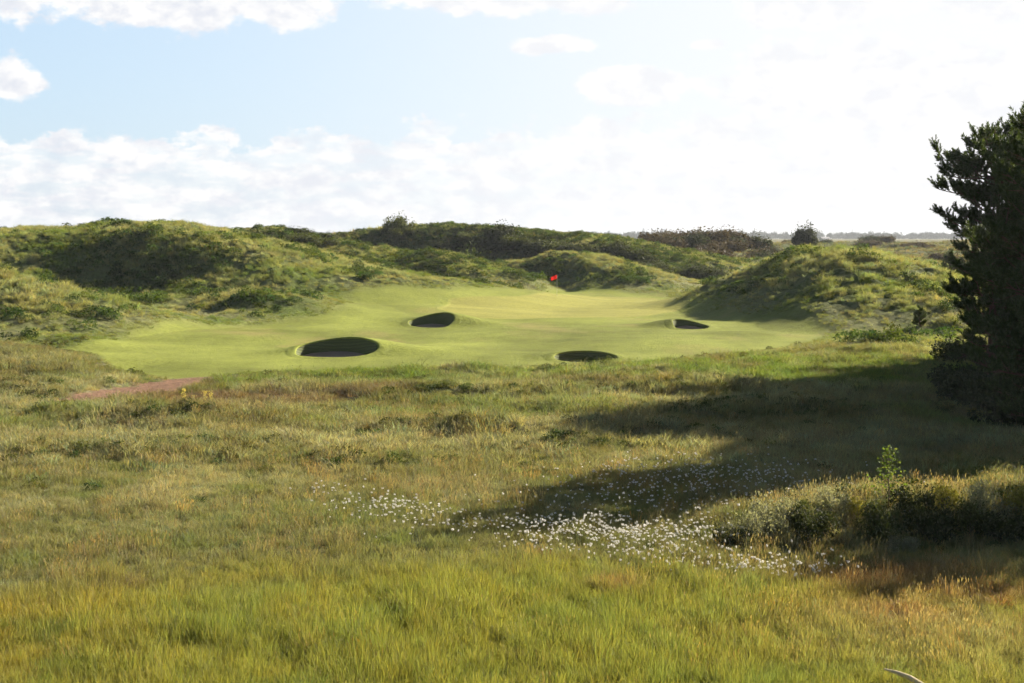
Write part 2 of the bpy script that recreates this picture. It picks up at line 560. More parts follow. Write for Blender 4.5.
def gauss(x, y, px, py, rx, ry, d=None):
    q = march(px, py) if d is None else P(px, py, d)
    return np.exp(-((x - q[0]) / rx) ** 2 - ((y - q[1]) / ry) ** 2)


def veg_colour(x, y, seed=0):
    r = np.hypot(x, y)
    a = fbm(x, y, 6, 3, 61)
    b = fbm(x, y, 2.2, 3, 67)
    c3 = fbm(x, y, 14, 3, 71)
    one = np.ones(len(x))
    col = OL[None, :] * one[:, None]
    # foreground rushes
    f = 1 - sstep((r + 2.5 * a + 1.5 * b - 29.0) / 4.0)
    fore = lerp(YG[None, :] * one[:, None], np.array([.31, .26, .050])[None, :], sstep((-x - 2 + 5 * c3) / 8) * 0.7)
    fore = lerp(fore, GR[None, :] * 1.2, sstep(b * 2.2 + a) * 0.55)
    # mid marsh 32..46 m: olive and straw
    mid = lerp(OL[None, :] * one[:, None], ST[None, :], sstep((a * 1.6 + b + 0.15 + (r - 40) * 0.06)) * 0.75)
    mid = lerp(mid, GR[None, :], sstep(-b * 2 - 0.1) * 0.5)
    col = lerp(mid, fore, f)
    # rough 48..80 m
    rg = lerp(OL[None, :] * one[:, None] * 1.05, ST[None, :] * 0.95, sstep(a * 2.0 + 0.45))
    rg = lerp(rg, GR[None, :] * 1.1, sstep(c3 * 2.5 + b * 1.2 + 0.1) * 0.65)
    rg = lerp(rg, BR[None, :] * 1.2, sstep(-a * 2.2 - b * 1.0 - 0.2) * 0.5)
    col = lerp(col, rg, sstep((r - 46 + 3 * a) / 5))
    # fresh strip beside the fairway
    st = sstep((r - 68) / 5) * (1 - sstep((r - 86) / 6)) * sstep((x + 17) / 5)
    col = lerp(col, np.array([.15, .22, .03])[None, :], st * sstep(0.55 + b) * 0.85)
    # dunes
    du = lerp(ST[None, :] * np.array([.78, .84, .70]) * one[:, None], GR[None, :] * 1.15, sstep(c3 * 2.0 + b * 0.8 + 0.32) * .85)
    du = lerp(du, ST[None, :] * 1.1, sstep(a * 2.0 + 0.1) * 0.6) * 1.18
    col = lerp(col, du, sstep((r - 86 + 4 * a) / 8))
    # pale marram behind the green
    pm = sstep((r - 165) / 12) * sstep((x + 22) / 10) * (1 - sstep((r - 260) / 60))
    col = lerp(col, ST[None, :] * np.array([.92, .95, .85]), pm * sstep(0.5 + a) * 0.7)
    # brown rush bed behind the path, rusty patches low on the right
    g1 = gauss(x, y, 250, 404, 5.0, 3.0) + gauss(x, y, 200, 400, 3, 2) + gauss(x, y, 370, 398, 3.5, 2.2) * 0.8
    col = lerp(col, BR[None, :], g1 * sstep(0.7 + b))
    g2 = gauss(x, y, 900, 625, 1.6, 1.2) + gauss(x, y, 860, 590, 1.4, 1.2) + gauss(x, y, 620, 597, .6, .6) + gauss(x, y, 905, 578, 1.5, .8) \
        + gauss(x, y, 1010, 600, 2, .8)
    col = lerp(col, RU[None, :], g2 * sstep(0.9 + b) * .85)
    g3 = gauss(x, y, 960, 650, 3.0, 2.2)
    col = lerp(col, ST[None, :] * np.array([.95, .85, .8]), g3 * 0.6)
    g4 = gauss(x, y, 130, 598, 1.2, 1.0)
    col = lerp(col, BR[None, :] * 0.8, g4 * sstep(.4 + b * 2))
    g5 = gauss(x, y, 290, 520, 4.0, 2.0)
    col = lerp(col, GR[None, :], g5 * 0.4)
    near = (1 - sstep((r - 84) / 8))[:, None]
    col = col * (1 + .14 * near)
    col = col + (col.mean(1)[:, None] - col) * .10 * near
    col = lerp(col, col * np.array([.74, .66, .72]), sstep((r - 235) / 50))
    return col


def jitter(col, seed, amt=0.16):
    rs = np.random.RandomState(seed)
    v = 1 + rs.randn(len(col), 1) * amt
    hue = rs.randn(len(col), 1) * amt * 0.5
    return np.clip(col * v * np.concatenate([1 + hue, 1 - 0 * hue, 1 - hue], 1), 0.004, 0.75)


def mown_colour(X, Y, green):
    stripe = np.sin((X * 0.25 + Y) / 1.35 + 0.6 * fbm(X, Y, 20, 2, 88))
    fair = FW[None, :] * (1 + 0.55 * fbm(X, Y * 0.55, 9, 4, 81)[:, None] + 0.22 * fbm(X, Y, 2.0, 3, 83)[:, None] + 0.045 * stripe[:, None])
    fair = lerp(fair, np.array([.25, .215, .075])[None, :], sstep(fbm(X, Y * .6, 8, 4, 85, .6) * 2.4 - 0.2) * 0.7)
    # worn paler turf on the higher fairway
    gcol = PG[None, :] * (1 + 0.03 * stripe[:, None] + 0.25 * fbm(X * .6, Y * 1.8, 6, 2, 87)[:, None])
    mcol = lerp(fair, gcol, green)
    ring = np.exp(-((poly_sd(X, Y, GREEN) - 2.5) / 2.2) ** 2)
    mcol = lerp(mcol, PG[None, :] * np.array([.84, .93, .75]), ring * 0.3)
    return mcol


# ------------------------------------------------------------------ the terrain sheet
def build_terrain():
    th = np.concatenate([np.linspace(-180, -34, 50, endpoint=False), np.linspace(-34, -23, 60, endpoint=False),
                         np.linspace(-23, 23, 620, endpoint=False), np.linspace(23, 34, 60, endpoint=False), np.linspace(34, 180, 51)])
    rs = [0.0]
    r = 0.8
    while r < 9000:
        rs.append(r)
        if r < 20:
            r += 0.5
        elif r < 60:
            r += 0.16
        elif r < 130:
            r += 0.22
        elif r < 200:
            r += 0.42
        elif r < 330:
            r += 0.9
        else:
            r *= 1.012
    R = np.array(rs)
    T = np.radians(th)
    X = (R[:, None] * np.sin(T)[None, :]).ravel()
    Y = (R[:, None] * np.cos(T)[None, :]).ravel()
    mk = masks(X, Y)
    Z = H2(X, Y, mk)
    mown, green, sm, pd = mk
    nr, nt = len(R), len(T)
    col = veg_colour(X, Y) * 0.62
    soil = np.array([0.085, 0.07, 0.035])
    ovr = np.clip((H0(X, Y) - np.interp(np.hypot(X, Y), BASE_D, BASE_Z)) / 2.0, 0, 1)
    col = lerp(col, GR[None, :] * .75, .5 * ovr)
    col = col * (1 - 0.25 * ovr * sstep((np.hypot(X, Y) - 75) / 10))[:, None]
    rr = np.hypot(X, Y)
    col = lerp(col, soil[None, :], 0.25 * (1 - sstep((rr - 60) / 80)))
    mcol = mown_colour(X, Y, green)
    col = lerp(col, mcol, mown)
    col = lerp(col, np.array([.220, .132, .087])[None, :], (1 - sstep((pd + 0.9 * fbm(X, Y, 1.2, 3, 5)) / 0.8)))
    V = np.stack([X, Y, Z], 1)
    i = np.arange(nr - 1)[:, None] * nt + np.arange(nt - 1)[None, :]
    quads = np.stack([i, i + 1, i + nt + 1, i + nt], -1).reshape(-1, 4)
    # normals of the whole sheet, so that the pieces meet without a seam
    ex = np.gradient(V.reshape(nr, nt, 3), axis=0)
    ey = np.gradient(V.reshape(nr, nt, 3), axis=1)
    N = np.cross(ey, ex).reshape(-1, 3)
    N /= np.linalg.norm(N, axis=1, keepdims=True) + 1e-12
    N[N[:, 2] < 0] *= -1
    N[:nt] = (0, 0, 1)
    # split into the places one can name
    fm = lambda a: a[quads].mean(1)
    isg = fm(green) > 0.5
    isf = (fm(mown) > 0.5) & ~isg
    isp = (fm(pd) < 0.1) & ~isf & ~isg
    over = H0(X, Y) - np.interp(np.hypot(X, Y), BASE_D, BASE_Z)
    isd = (fm(over) > 0.8) & (fm(rr) > 70) & (fm(rr) < 330) & ~isf & ~isg & ~isp
    rest = ~(isg | isf | isp | isd)
    global M_TURF
    mat = M_TURF = mat_ground()
    for name, sel in (('ground', rest), ('dunes', isd), ('fairway', isf), ('putting_green', isg), ('path', isp)):
        q = quads[sel]
        used, inv = np.unique(q.ravel(), return_inverse=True)
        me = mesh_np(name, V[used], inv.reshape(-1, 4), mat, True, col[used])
        at = me.attributes.new('mown', 'FLOAT', 'POINT')
        at.data.foreach_set('value', mown[used].astype(np.float32))
        me.normals_split_custom_set_from_vertices(N[used])
        o = obj(name, me)
        tag(o, kind='structure')


build_terrain()


# ------------------------------------------------------------------ bunkers
def build_bunkers():
    ms, g = new_mat('bunker_sand')
    co = g.n('ShaderNodeTexCoord').outputs['Object']
    n = g.n('ShaderNodeTexNoise', {'Vector': co, 'Scale': 5.0, 'Detail': 6.0})
    c = g.mix(n.outputs[0], (0.22, 0.145, 0.095), (0.35, 0.24, 0.16))
    bp = g.n('ShaderNodeBump', {'Height': n.outputs[0], 'Strength': 0.4, 'Distance': 0.05})
    pb = g.n('ShaderNodeBsdfPrincipled', {'Base Color': c, 'Roughness': 0.95, 'Normal': bp.outputs[0]})
    g.n('ShaderNodeOutputMaterial', {'Surface': pb.outputs[0]})
    mt, g = new_mat('revetted_turf')
    co = g.n('ShaderNodeNewGeometry').outputs['Position']
    zz = g.n('ShaderNodeSeparateXYZ', {0: co}).outputs[2]
    n = g.n('ShaderNodeTexNoise', {'Vector': co, 'Scale': 4.0, 'Detail': 6.0})
    lay = g.m('SINE', g.m('ADD', g.m('MULTIPLY', zz, 70.0), g.m('MULTIPLY', n.outputs[0], 5.0)))
    c = g.mix(g.ramp(lay, -0.6, 0.6), (0.05, 0.055, 0.018), (0.11, 0.14, 0.028))
    bp = g.n('ShaderNodeBump', {'Height': lay, 'Strength': 0.6, 'Distance': 0.02})
    pb = g.n('ShaderNodeBsdfPrincipled', {'Base Color': c, 'Roughness': 0.9, 'Normal': bp.outputs[0]})
    g.n('ShaderNodeOutputMaterial', {'Surface': pb.outputs[0]})
    K = 96
    for b in BUNKERS:
        a = np.linspace(0, 2 * math.pi, K, endpoint=False)
        wob = 1 + 0.035 * np.sin(3 * a + b['x']) + 0.02 * np.sin(5 * a + 1)

        def ringpts(s, add=0.0):
            return b['x'] + (b['rx'] * wob * s + add) * np.cos(a), b['y'] + (b['ry'] * wob * s + add) * np.sin(a)
        root = bpy.data.objects.new('bunker', None)
        C.objects.link(root)
        root.location = (b['x'], b['y'], b['zf'])
        tag(root, b['lab'], 'bunker')
        off = np.array([b['x'], b['y'], b['zf']])

        def rings(lst):
            V = np.concatenate([np.stack([x, y, z], 1) for x, y, z in lst]) - off
            F = []
            for k in range(len(lst) - 1):
                i = np.arange(K)
                j = (i + 1) % K
                F.append(np.stack([k * K + i, k * K + j, (k + 1) * K + j, (k + 1) * K + i], 1))
            return V, np.concatenate(F)
        # lip of turf lying over the terrain edge
        L = []
        for s, add, dz in ((1, 0.75, -0.02), (1, 0.62, 0.012), (1, 0.4, 0.03), (1, 0.2, 0.045), (1, 0.06, 0.045), (1, 0.0, 0.02), (1, -0.02, -0.03), (1, 0.0, -0.07)):
            x, y = ringpts(s, add)
            L.append((x, y, H1(x, y) + dz))
        xr, yr, zr = L[-1]
        V, Fq = rings(L)
        wv = V + off
        me = mesh_np('turf_lip', V, Fq, M_TURF, True, mown_colour(wv[:, 0], wv[:, 1], masks(wv[:, 0], wv[:, 1])[1]))
        at = me.attributes.new('mown', 'FLOAT', 'POINT')
        at.data.foreach_set('value', np.ones(len(V), np.float32))
        obj('turf_lip', me, root)
        # wall of stacked turf
        W = []
        for t in np.linspace(0, 1, 7):
            x, y = ringpts(1 - 0.05 * t - 0.03 * math.sin(t * 3), 0.0)
            zfl = b['zf'] + 0.40 * np.sin(a) * (b['rise'] > .5) - 0.02
            W.append((x, y, np.maximum(zr, zfl) * (1 - t) + (zfl - 0.08) * t))
        V, Fq = rings(W)
        obj('turf_wall', mesh_np('turf_wall', V, Fq, mt, True), root)
        S = []
        for s in (0.98, 0.85, 0.6, 0.35, 0.12, 0.01):
            x, y = ringpts(s)
            S.append((x, y, b['zf'] + 0.40 * (b['rise'] > .5) * np.sin(a) * s + 0.10 * (s ** 3) - 0.10 + 0.03 * fbm(x, y, 0.8, 2, 3)))
        V, Fq = rings(S)
        obj('sand_floor', mesh_np('sand_floor', V, Fq, ms, True), root)


build_bunkers()


# ------------------------------------------------------------------ scattered grass
def blades(n, rad_, h, w, lean, seed, seg=2, up=0.0, curl=0.25, heads=0.0, head_w=0.02):
    rs = np.random.RandomState(seed)
    V, F3, F4 = [], [], []
    o = 0
    for k in range(n):
        a, q = rs.rand() * 2 * math.pi, rad_ * math.sqrt(rs.rand())
        bx, by = q * math.cos(a), q * math.sin(a)
        hh = h * (0.55 + 0.65 * rs.rand()) * (1 - 0.35 * (q / rad_) ** 2)
        da = a + rs.randn() * 0.9
        ln = lean * (0.3 + q / rad_) * (0.5 + rs.rand())
        wa = rs.rand() * math.pi
        ww = w * (0.7 + 0.6 * rs.rand())
        wx, wy = math.cos(wa) * ww / 2, math.sin(wa) * ww / 2
        for i in range(seg + 1):
            t = i / seg
            out = ln * hh * (t ** 1.6)
            z = hh * (t - curl * t ** 3)
            x, y = bx + math.cos(da) * out, by + math.sin(da) * out
            tw = (1 - 0.25 * t) if i < seg else 0
            if i < seg:
                V += [(x - wx * tw, y - wy * tw, z - (0.05 if i == 0 else 0)), (x + wx * tw, y + wy * tw, z - (0.05 if i == 0 else 0))]
            else:
                V.append((x, y, z))
        for i in range(seg - 1):
            F4.append((o + 2 * i, o + 2 * i + 1, o + 2 * i + 3, o + 2 * i + 2))
        F3.append((o + 2 * seg - 2, o + 2 * seg - 1, o + 2 * seg))
        o = len(V)
        if rs.rand() < heads:
            x, y, z = V[-1]
            hw, hl = head_w * (0.7 + .6 * rs.rand()), head_w * 3.6
            V += [(x, y, z - hl * .3), (x + wx / ww * hw, y + wy / ww * hw, z + hl * .3), (x, y, z + hl), (x - wx / ww * hw, y - wy / ww * hw, z + hl * .3)]
            F4.append((o, o + 1, o + 2, o + 3))
            o = len(V)
    return V, F3, F4


def leafy(n, rad_, h, leaf, seed):
    rs = np.random.RandomState(seed)
    V, F4 = [], []
    for k in range(n):
        a, e = rs.rand() * 2 * math.pi, math.acos(rs.rand())
        q = (0.6 + 0.45 * rs.rand())
        c = np.array([q * rad_ * math.sin(e) * math.cos(a), q * rad_ * math.sin(e) * math.sin(a), q * h * math.cos(e)])
        d1 = rs.randn(3)
        d1 /= np.linalg.norm(d1)
        d2 = np.cross(d1, rs.randn(3))
        d2 /= np.linalg.norm(d2)
        l = leaf * (0.6 + 0.8 * rs.rand())
        o = len(V)
        V += [tuple(c - d1 * l), tuple(c + d2 * l * .45), tuple(c + d1 * l), tuple(c - d2 * l * .45)]
        F4.append((o, o + 1, o + 2, o + 3))
    return V, [], F4


def clump_coll(name, variants, mat):
    coll = bpy.data.collections.new(name)
    for i, (V, F3, F4) in enumerate(variants):
        fs = []
        if len(F4):
            fs.append(np.array(F4))
        if len(F3):
            fs.append(np.array(F3))
        me = mesh_np(name, np.array(V), fs, mat)
        o = bpy.data.objects.new("%s_%d" % (name, i), me)
        coll.objects.link(o)
    return coll, len(variants)


def scatter(name, x, y, z, scale, tint, coll, seed=0, label=None, tilt=0.12):
    coll, nv = coll
    rs = np.random.RandomState(seed)
    n = len(x)
    me = bpy.data.meshes.new(name)
    me.vertices.add(n)
    me.vertices.foreach_set('co', np.stack([x, y, z], 1).astype(np.float32).ravel())

    def att(nm, typ, key, arr):
        a = me.attributes.new(nm, typ, 'POINT')
        a.data.foreach_set(key, arr)
    rot = np.stack([rs.randn(n) * tilt, rs.randn(n) * tilt, rs.rand(n) * 2 * math.pi], 1).astype(np.float32)
    att('rot', 'FLOAT_VECTOR', 'vector', rot.ravel())
    if scale.ndim == 1:
        scale = np.stack([scale * (0.85 + 0.3 * rs.rand(n)), scale * (0.85 + 0.3 * rs.rand(n)), scale * (0.8 + 0.45 * rs.rand(n))], 1)
    att('scl', 'FLOAT_VECTOR', 'vector', scale.astype(np.float32).ravel())
    c4 = np.ones((n, 4), np.float32)
    c4[:, :3] = tint
    a = me.attributes.new('tint', 'FLOAT_COLOR', 'POINT')
    a.data.foreach_set('color', c4.ravel())
    att('pick', 'INT', 'value', rs.randint(0, nv, n).astype(np.int32))
    o = obj(name, me)
    tag(o, kind='stuff', label=label, cat='grass' if 'grass' in name or 'rush' in name else 'vegetation')
    ng = bpy.data.node_groups.new(name + '_scatter', 'GeometryNodeTree')
    ng.interface.new_socket('Geometry', in_out='INPUT', socket_type='NodeSocketGeometry')
    ng.interface.new_socket('Geometry', in_out='OUTPUT', socket_type='NodeSocketGeometry')
    N, Lk = ng.nodes, ng.links
    gi, go = N.new('NodeGroupInput'), N.new('NodeGroupOutput')
    ip = N.new('GeometryNodeInstanceOnPoints')
    ci = N.new('GeometryNodeCollectionInfo')
    ci.inputs['Collection'].default_value = coll
    ci.inputs['Separate Children'].default_value = True
    ci.inputs['Reset Children'].default_value = True

    def na(nm, typ):
        q = N.new('GeometryNodeInputNamedAttribute')
        q.data_type = typ
        q.inputs['Name'].default_value = nm
        return q.outputs['Attribute']
    Lk.new(gi.outputs[0], ip.inputs['Points'])
    Lk.new(ci.outputs[0], ip.inputs['Instance'])
    ip.inputs['Pick Instance'].default_value = True
    Lk.new(na('pick', 'INT'), ip.inputs['Instance Index'])
    Lk.new(na('rot', 'FLOAT_VECTOR'), ip.inputs['Rotation'])
    Lk.new(na('scl', 'FLOAT_VECTOR'), ip.inputs['Scale'])
    Lk.new(ip.outputs[0], go.inputs[0])
    md = o.modifiers.new('scatter', 'NODES')
    md.node_group = ng
    return o


def sector(r0, r1, dens, seed, a0=-27, a1=27):
    rs = np.random.RandomState(seed)
    area = rad(a1 - a0) / 2 * (r1 * r1 - r0 * r0)
    n = int(area * dens)
    r = np.sqrt(rs.rand(n) * (r1 * r1 - r0 * r0) + r0 * r0)
    t = np.radians(a0 + rs.rand(n) * (a1 - a0))
    return r * np.sin(t), r * np.cos(t), rs


def allowed(x, y, pathmargin=0.0, mk=None):
    mown, green, sm, pd = mk if mk is not None else masks(x, y)
    ok = (mown < 0.25) & (pd > pathmargin) & ~in_bunker(x, y, 0.4)
    return ok


GRASS = mat_leaf('grass_blade', 'INSTANCER')
COVER = mat_leaf('ground_cover_leaf', 'INSTANCER', spec=.08, rough=.8, trans=.4)
c_rush = clump_coll('rush_tuft', [blades(46, .27, .62, .0085, .28, 100 + i, 3, heads=.10, head_w=.011) for i in range(6)], GRASS)
c_short = clump_coll('sedge_tuft', [blades(46, .22, .26, .010, .7, 120 + i, 2) for i in range(6)], GRASS)
c_seed = clump_coll('seed_tuft', [blades(26, .20, .42, .009, .35, 140 + i, 2, heads=.75, head_w=.016) for i in range(5)], GRASS)
c_rough = clump_coll('rough_tuft', [blades(36, .30, .40, .020, .85, 160 + i, 2, heads=.12, head_w=.02) for i in range(6)], GRASS)
c_marram = clump_coll('marram_tuft', [blades(44, .34, .66, .030, .75, 180 + i, 3, heads=.08, head_w=.035) for i in range(6)], GRASS)
c_leafy = clump_coll('leafy_clump', [leafy(130, .34, .30, .045, 200 + i) for i in range(5)], COVER)
c_far = clump_coll('far_tuft', [blades(26, .8, 1.1, .11, .8, 220 + i, 2) for i in range(5)], GRASS)


def scatter_all():
    # near rushes, 18..32 m
    x, y, rs = sector(15, 33, 34, 1, -42, 42)
    r = np.hypot(x, y)
    a = fbm(x, y, 6, 3, 61)
    b = fbm(x, y, 2.2, 3, 67)
    edge = 1 - sstep((r + 2.5 * a + 1.5 * b - 29.0) / 4.0)
    k = rs.rand(len(x)) < edge * (0.75 + .5 * b)
    x, y, r = x[k], y[k], r[k]
    sc = 0.75 + 0.35 * fbm(x, y, 3.5, 2, 301) + 0.15 * rs.rand(len(x))
    sc *= 1 - 0.35 * sstep((x - 4) / 5)
    scatter('foreground_rushes', x, y, H1(x, y), sc, jitter(veg_colour(x, y), 5, .14), c_rush, 2, tilt=.08)
    # short sedge across the marsh
    x, y, rs = sector(15, 50, 24, 3, -38, 38)
    k = allowed(x, y, .2)
    x, y = x[k], y[k]
    sc = 0.85 + 0.5 * fbm(x, y, 2.5, 2, 303) + 0.2 * rs.rand(len(x))
    scatter('marsh_grass', x, y, H1(x, y), sc, jitter(veg_colour(x, y), 7, .15), c_short, 4)
    # grass in seed
    x, y, rs = sector(20, 62, 7, 5, -34, 34)
    r = np.hypot(x, y)
    s = fbm(x, y, 4, 3, 305) * 1.6 + 0.25
    for (px, py, rx, ry, am) in ((950, 640, 4, 2.5, 1.0), (880, 590, 2.2, 1.6, .9), (620, 597, 1.0, .8, .7), (260, 404, 7, 3.5, 1.2), (560, 490, 6, 3, .4), (850, 510, 4, 1.6, 1.2), (980, 510, 4, 1.6, 1.2)):
        s = s + am * gauss(x, y, px, py, rx, ry)
    k = allowed(x, y, .4) & (rs.rand(len(x)) < s * np.where((r > 31) | (x > 2.5), 1, .35))
    x, y = x[k], y[k]
    t = veg_colour(x, y)
    t = lerp(t, np.array([.30, .20, .11])[None, :], 0.30 + 0.3 * rs.rand(len(x)))
    scatter('seeding_grass', x, y, H1(x, y), 0.8 + .5 * rs.rand(len(x)), jitter(t, 9, .2), c_seed, 6)
    # hummocky rough
    x, y, rs = sector(44, 92, 13, 7, -32, 32)
    k = allowed(x, y, .25)
    x, y = x[k], y[k]
    r = np.hypot(x, y)
    k = rs.rand(len(x)) < sstep((r - 43) / 8)
    x, y = x[k], y[k]
    mk = masks(x, y)
    edge = sstep((mk[2] - .2) / 2.0)
    pe = sstep((mk[3] - .1) / 1.2)
    sc = (0.75 + 0.75 * fbm(x, y, 2.2, 2, 307) + 0.35 * rs.rand(len(x))) * (0.35 + .65 * edge) * (0.4 + .6 * pe)
    scatter('rough_grass', x, y, H1(x, y, mk), np.clip(sc, .25, 2), jitter(veg_colour(x, y), 11, .2), c_rough, 8, tilt=.18)
    # broad leaved ground cover in the hollows and at the hummocks
    x, y, rs = sector(30, 96, 7, 9)
    r = np.hypot(x, y)
    s = sstep(fbm(x, y, 3.6, 3, 309) * 3.0 - 0.55) * .75 * sstep((r - 42) / 12)
    for (a_, b_, d_, rx, ry, h_) in BUMPS[3:]:
        if d_ < 100:
            q = P(a_, b_, d_)
            s = s + 0.45 * np.exp(-((x - q[0]) / rx) ** 2 - ((y - q[1] + ry * .4) / ry) ** 2)
    s = s + .35 * np.exp(-((y - 36.0) / 2.2) ** 2) * sstep((x - 5.0) / 1.0)
    k = allowed(x, y, .5) & (rs.rand(len(x)) < s)
    x, y = x[k], y[k]
    r = np.hypot(x, y)
    t = lerp(DG[None, :] * np.ones((len(x), 1)), OL[None, :] * .8, rs.rand(len(x)) * .6 + .3 * sstep((r - 66) / 8))
    scatter('ground_cover', x, y, H1(x, y), .45 + .65 * rs.rand(len(x)), jitter(t, 13, .25), c_leafy, 10)
    # dune grass
    x, y, rs = sector(84, 240, 8.5, 11)
    mk = masks(x, y)
    k = allowed(x, y, .3, mk)
    x, y, sm = x[k], y[k], mk[2][k]
    h0 = H0(x, y)
    r = np.hypot(x, y)
    over = h0 - np.interp(r, BASE_D, BASE_Z)
    n_ = fbm(x, y, 4.5, 3, 311) * .6 + fbm(x, y, 1.5, 2, 312) * .75
    sc = (0.42 + 0.55 * sstep(over / 3) + 0.7 * n_) * (.42 + .58 * sstep(sm / 9)) * (.7 + .5 * rs.rand(len(x)))
    sc = np.maximum(sc, .26)
    k = (rs.rand(len(x)) < .52 + n_ * 1.5 + .25 * sstep((r - 120) / 60))
    x, y, sc = x[k], y[k], np.clip(sc[k] * np.interp(np.hypot(x[k], y[k]), [95, 150], [1.0, .68]), .26, 1.1)
    t = veg_colour(x, y)
    scatter('dune_grass', x, y, H1(x, y) - .03, sc, jitter(t, 15, .17), c_marram, 12, tilt=.2)
    # dark creeping cover on the dunes, some patches added to deepen shade on their faces
    x, y, rs = sector(86, 250, 2.4, 13)
    mk = masks(x, y)
    r = np.hypot(x, y)
    s = sstep(fbm(x, y, 6.0, 3, 313) * 3.2 - .42) * .8
    for (px, py, d, rx, ry, am) in ((150, 300, 105, 6, 3, 0), (125, 316, 101, 5, 1.6, 1), (425, 275, 178, 5, 4, 1), (490, 250, 230, 24, 8, 1.8), (415, 272, 184, 4, 5, 1.2), (640, 262, 209, 9, 5, 1.5), (535, 275, 184, 4, 4, 1.0), (150, 250, 145, 7, 4, .8),
                                    (620, 262, 213, 10, 5, 1.2), (265, 318, 120, 4.5, 1.4, 1.2), (140, 255, 141, 6, 4, .6), (560, 275, 177, 6, 2, .7),
                                    (265, 232, 190, 12, 5, 1), (720, 285, 133, 6, 5, .3), (230, 300, 126, 6, 2, .7), (860, 345, 100, 9, 2, .5)):
        q = P(px, py, d)
        s = s + am * .8 * np.exp(-((x - q[0]) / rx) ** 2 - ((y - q[1]) / ry) ** 2)
    k = allowed(x, y, .8, mk) & (mk[2] > 3.0) & (rs.rand(len(x)) < s * .8)
    x, y = x[k], y[k]
    t = lerp(DG[None, :] * np.ones((len(x), 1)), GR[None, :] * .85, rs.rand(len(x)) * .7)
    scatter('dune_scrub_and_shade', x, y, H1(x, y), 1.2 + 1.4 * rs.rand(len(x)), jitter(t, 17, .22), c_leafy, 14)
    # far dunes
    x, y, rs = sector(225, 620, 1.3, 15)
    k = rs.rand(len(x)) < np.clip(230 / np.hypot(x, y), 0, 1) ** 2.2
    x, y = x[k], y[k]
    scatter('far_dune_grass', x, y, H1(x, y) - .05, .35 + .5 * rs.rand(len(x)), jitter(veg_colour(x, y) * .8, 19, .3), c_far, 16, tilt=.2)
    # short growth right at the mown edges
    x, y, rs = sector(64, 190, 5, 17)
    mk = masks(x, y)
    k = (mk[2] > -1.3) & (mk[2] < 2.5) & (mk[0] < .6) & (mk[3] > .1) & ~in_bunker(x, y, .6)
    x, y = x[k], y[k]
    scatter('fringe_grass', x, y, H1(x, y), .35 + .3 * rs.rand(len(x)), jitter(lerp(veg_colour(x, y), FW[None, :], .5 * np.ones(len(x))), 21, .12), c_rough, 18)


scatter_all()
# ------------------------------------------------------------------ woody plants
def tube(pts, radii, k=7):
    """a tapered tube through the points: vertices, quads"""
    pts = np.array(pts, float)
    V, Fq = [], []
    n = len(pts)
    for i in range(n):
        d = pts[min(i + 1, n - 1)] - pts[max(i - 1, 0)]
        d /= np.linalg.norm(d) + 1e-9
        u = np.cross(d, (0.13, 0.97, 0.2))
        u /= np.linalg.norm(u) + 1e-9
        v = np.cross(d, u)
        for j in range(k):
            a = 2 * math.pi * j / k
            V.append(pts[i] + radii[i] * (math.cos(a) * u + math.sin(a) * v))
    for i in range(n - 1):
        for j in range(k):
            Fq.append((i * k + j, i * k + (j + 1) % k, (i + 1) * k + (j + 1) % k, (i + 1) * k + j))
    return V, Fq


class Acc:
    def __init__(self):
        self.V, self.F = [], []
        self.o = 0

    def add(self, V, Fq):
        V = np.array(V, float).reshape(-1, 3)
        self.V.append(V)
        self.F.append(np.array(Fq, int) + self.o)
        self.o += len(V)

    def mesh(self, name, mat, smooth=False):
        by = {}
        for f in self.F:
            by.setdefault(f.shape[1], []).append(f)
        return mesh_np(name, np.concatenate(self.V), [np.concatenate(v) for v in by.values()], mat, smooth)


def unit(v):
    return v / (np.linalg.norm(v, axis=-1, keepdims=True) + 1e-9)


def needles(bases, dirs, length, nl, nw, count, rs):
    """bottle brush shoots of needles: triangles"""
    n = len(bases)
    b = np.repeat(bases, count, 0)
    d = np.repeat(dirs, count, 0)
    L = np.repeat(length, count)[:, None]
    t = rs.rand(len(b), 1)
    side = unit(np.cross(d, rs.randn(len(b), 3)))
    out = unit(side + d * (0.55 + 0.9 * t))
    p = b + d * L * t
    l = nl * (0.7 + 0.5 * rs.rand(len(b), 1)) * (1 - 0.25 * t)
    w = unit(np.cross(out, rs.randn(len(b), 3))) * nw / 2
    V = np.stack([p - w, p + w, p + out * l], 1).reshape(-1, 3)
    Fq = np.arange(len(V)).reshape(-1, 3)
    return V, Fq


ENV_WIDE = [(0.0, 2.4), (1.0, 3.0), (2.2, 3.6), (3.6, 4.1), (5.4, 4.3), (7.2, 4.2), (8.2, 3.9), (9.4, 4.4), (10.5, 4.2), (11.4, 3.3), (12.0, 2.3), (12.6, 1.0)]
ENV_SLIM = [(0.0, 1.2), (1.0, 1.5), (2.5, 2.3), (5.0, 2.5), (6.8, 2.3), (7.3, 3.3), (7.9, 2.1), (9.0, 2.9), (10.4, 3.2), (11.2, 2.5), (12.0, 1.2), (12.6, .3)]
PINE_ENV = [(0.0, 3.3), (1.0, 3.9), (2.2, 4.6), (3.6, 5.2), (5.4, 5.5), (7.2, 5.5), (7.9, 4.6), (8.8, 4.7), (9.9, 5.9), (11.2, 6.1),
            (12.2, 4.6), (13.0, 3.7), (14.0, 3.1), (15.0, 1.7), (15.8, 0.5)]


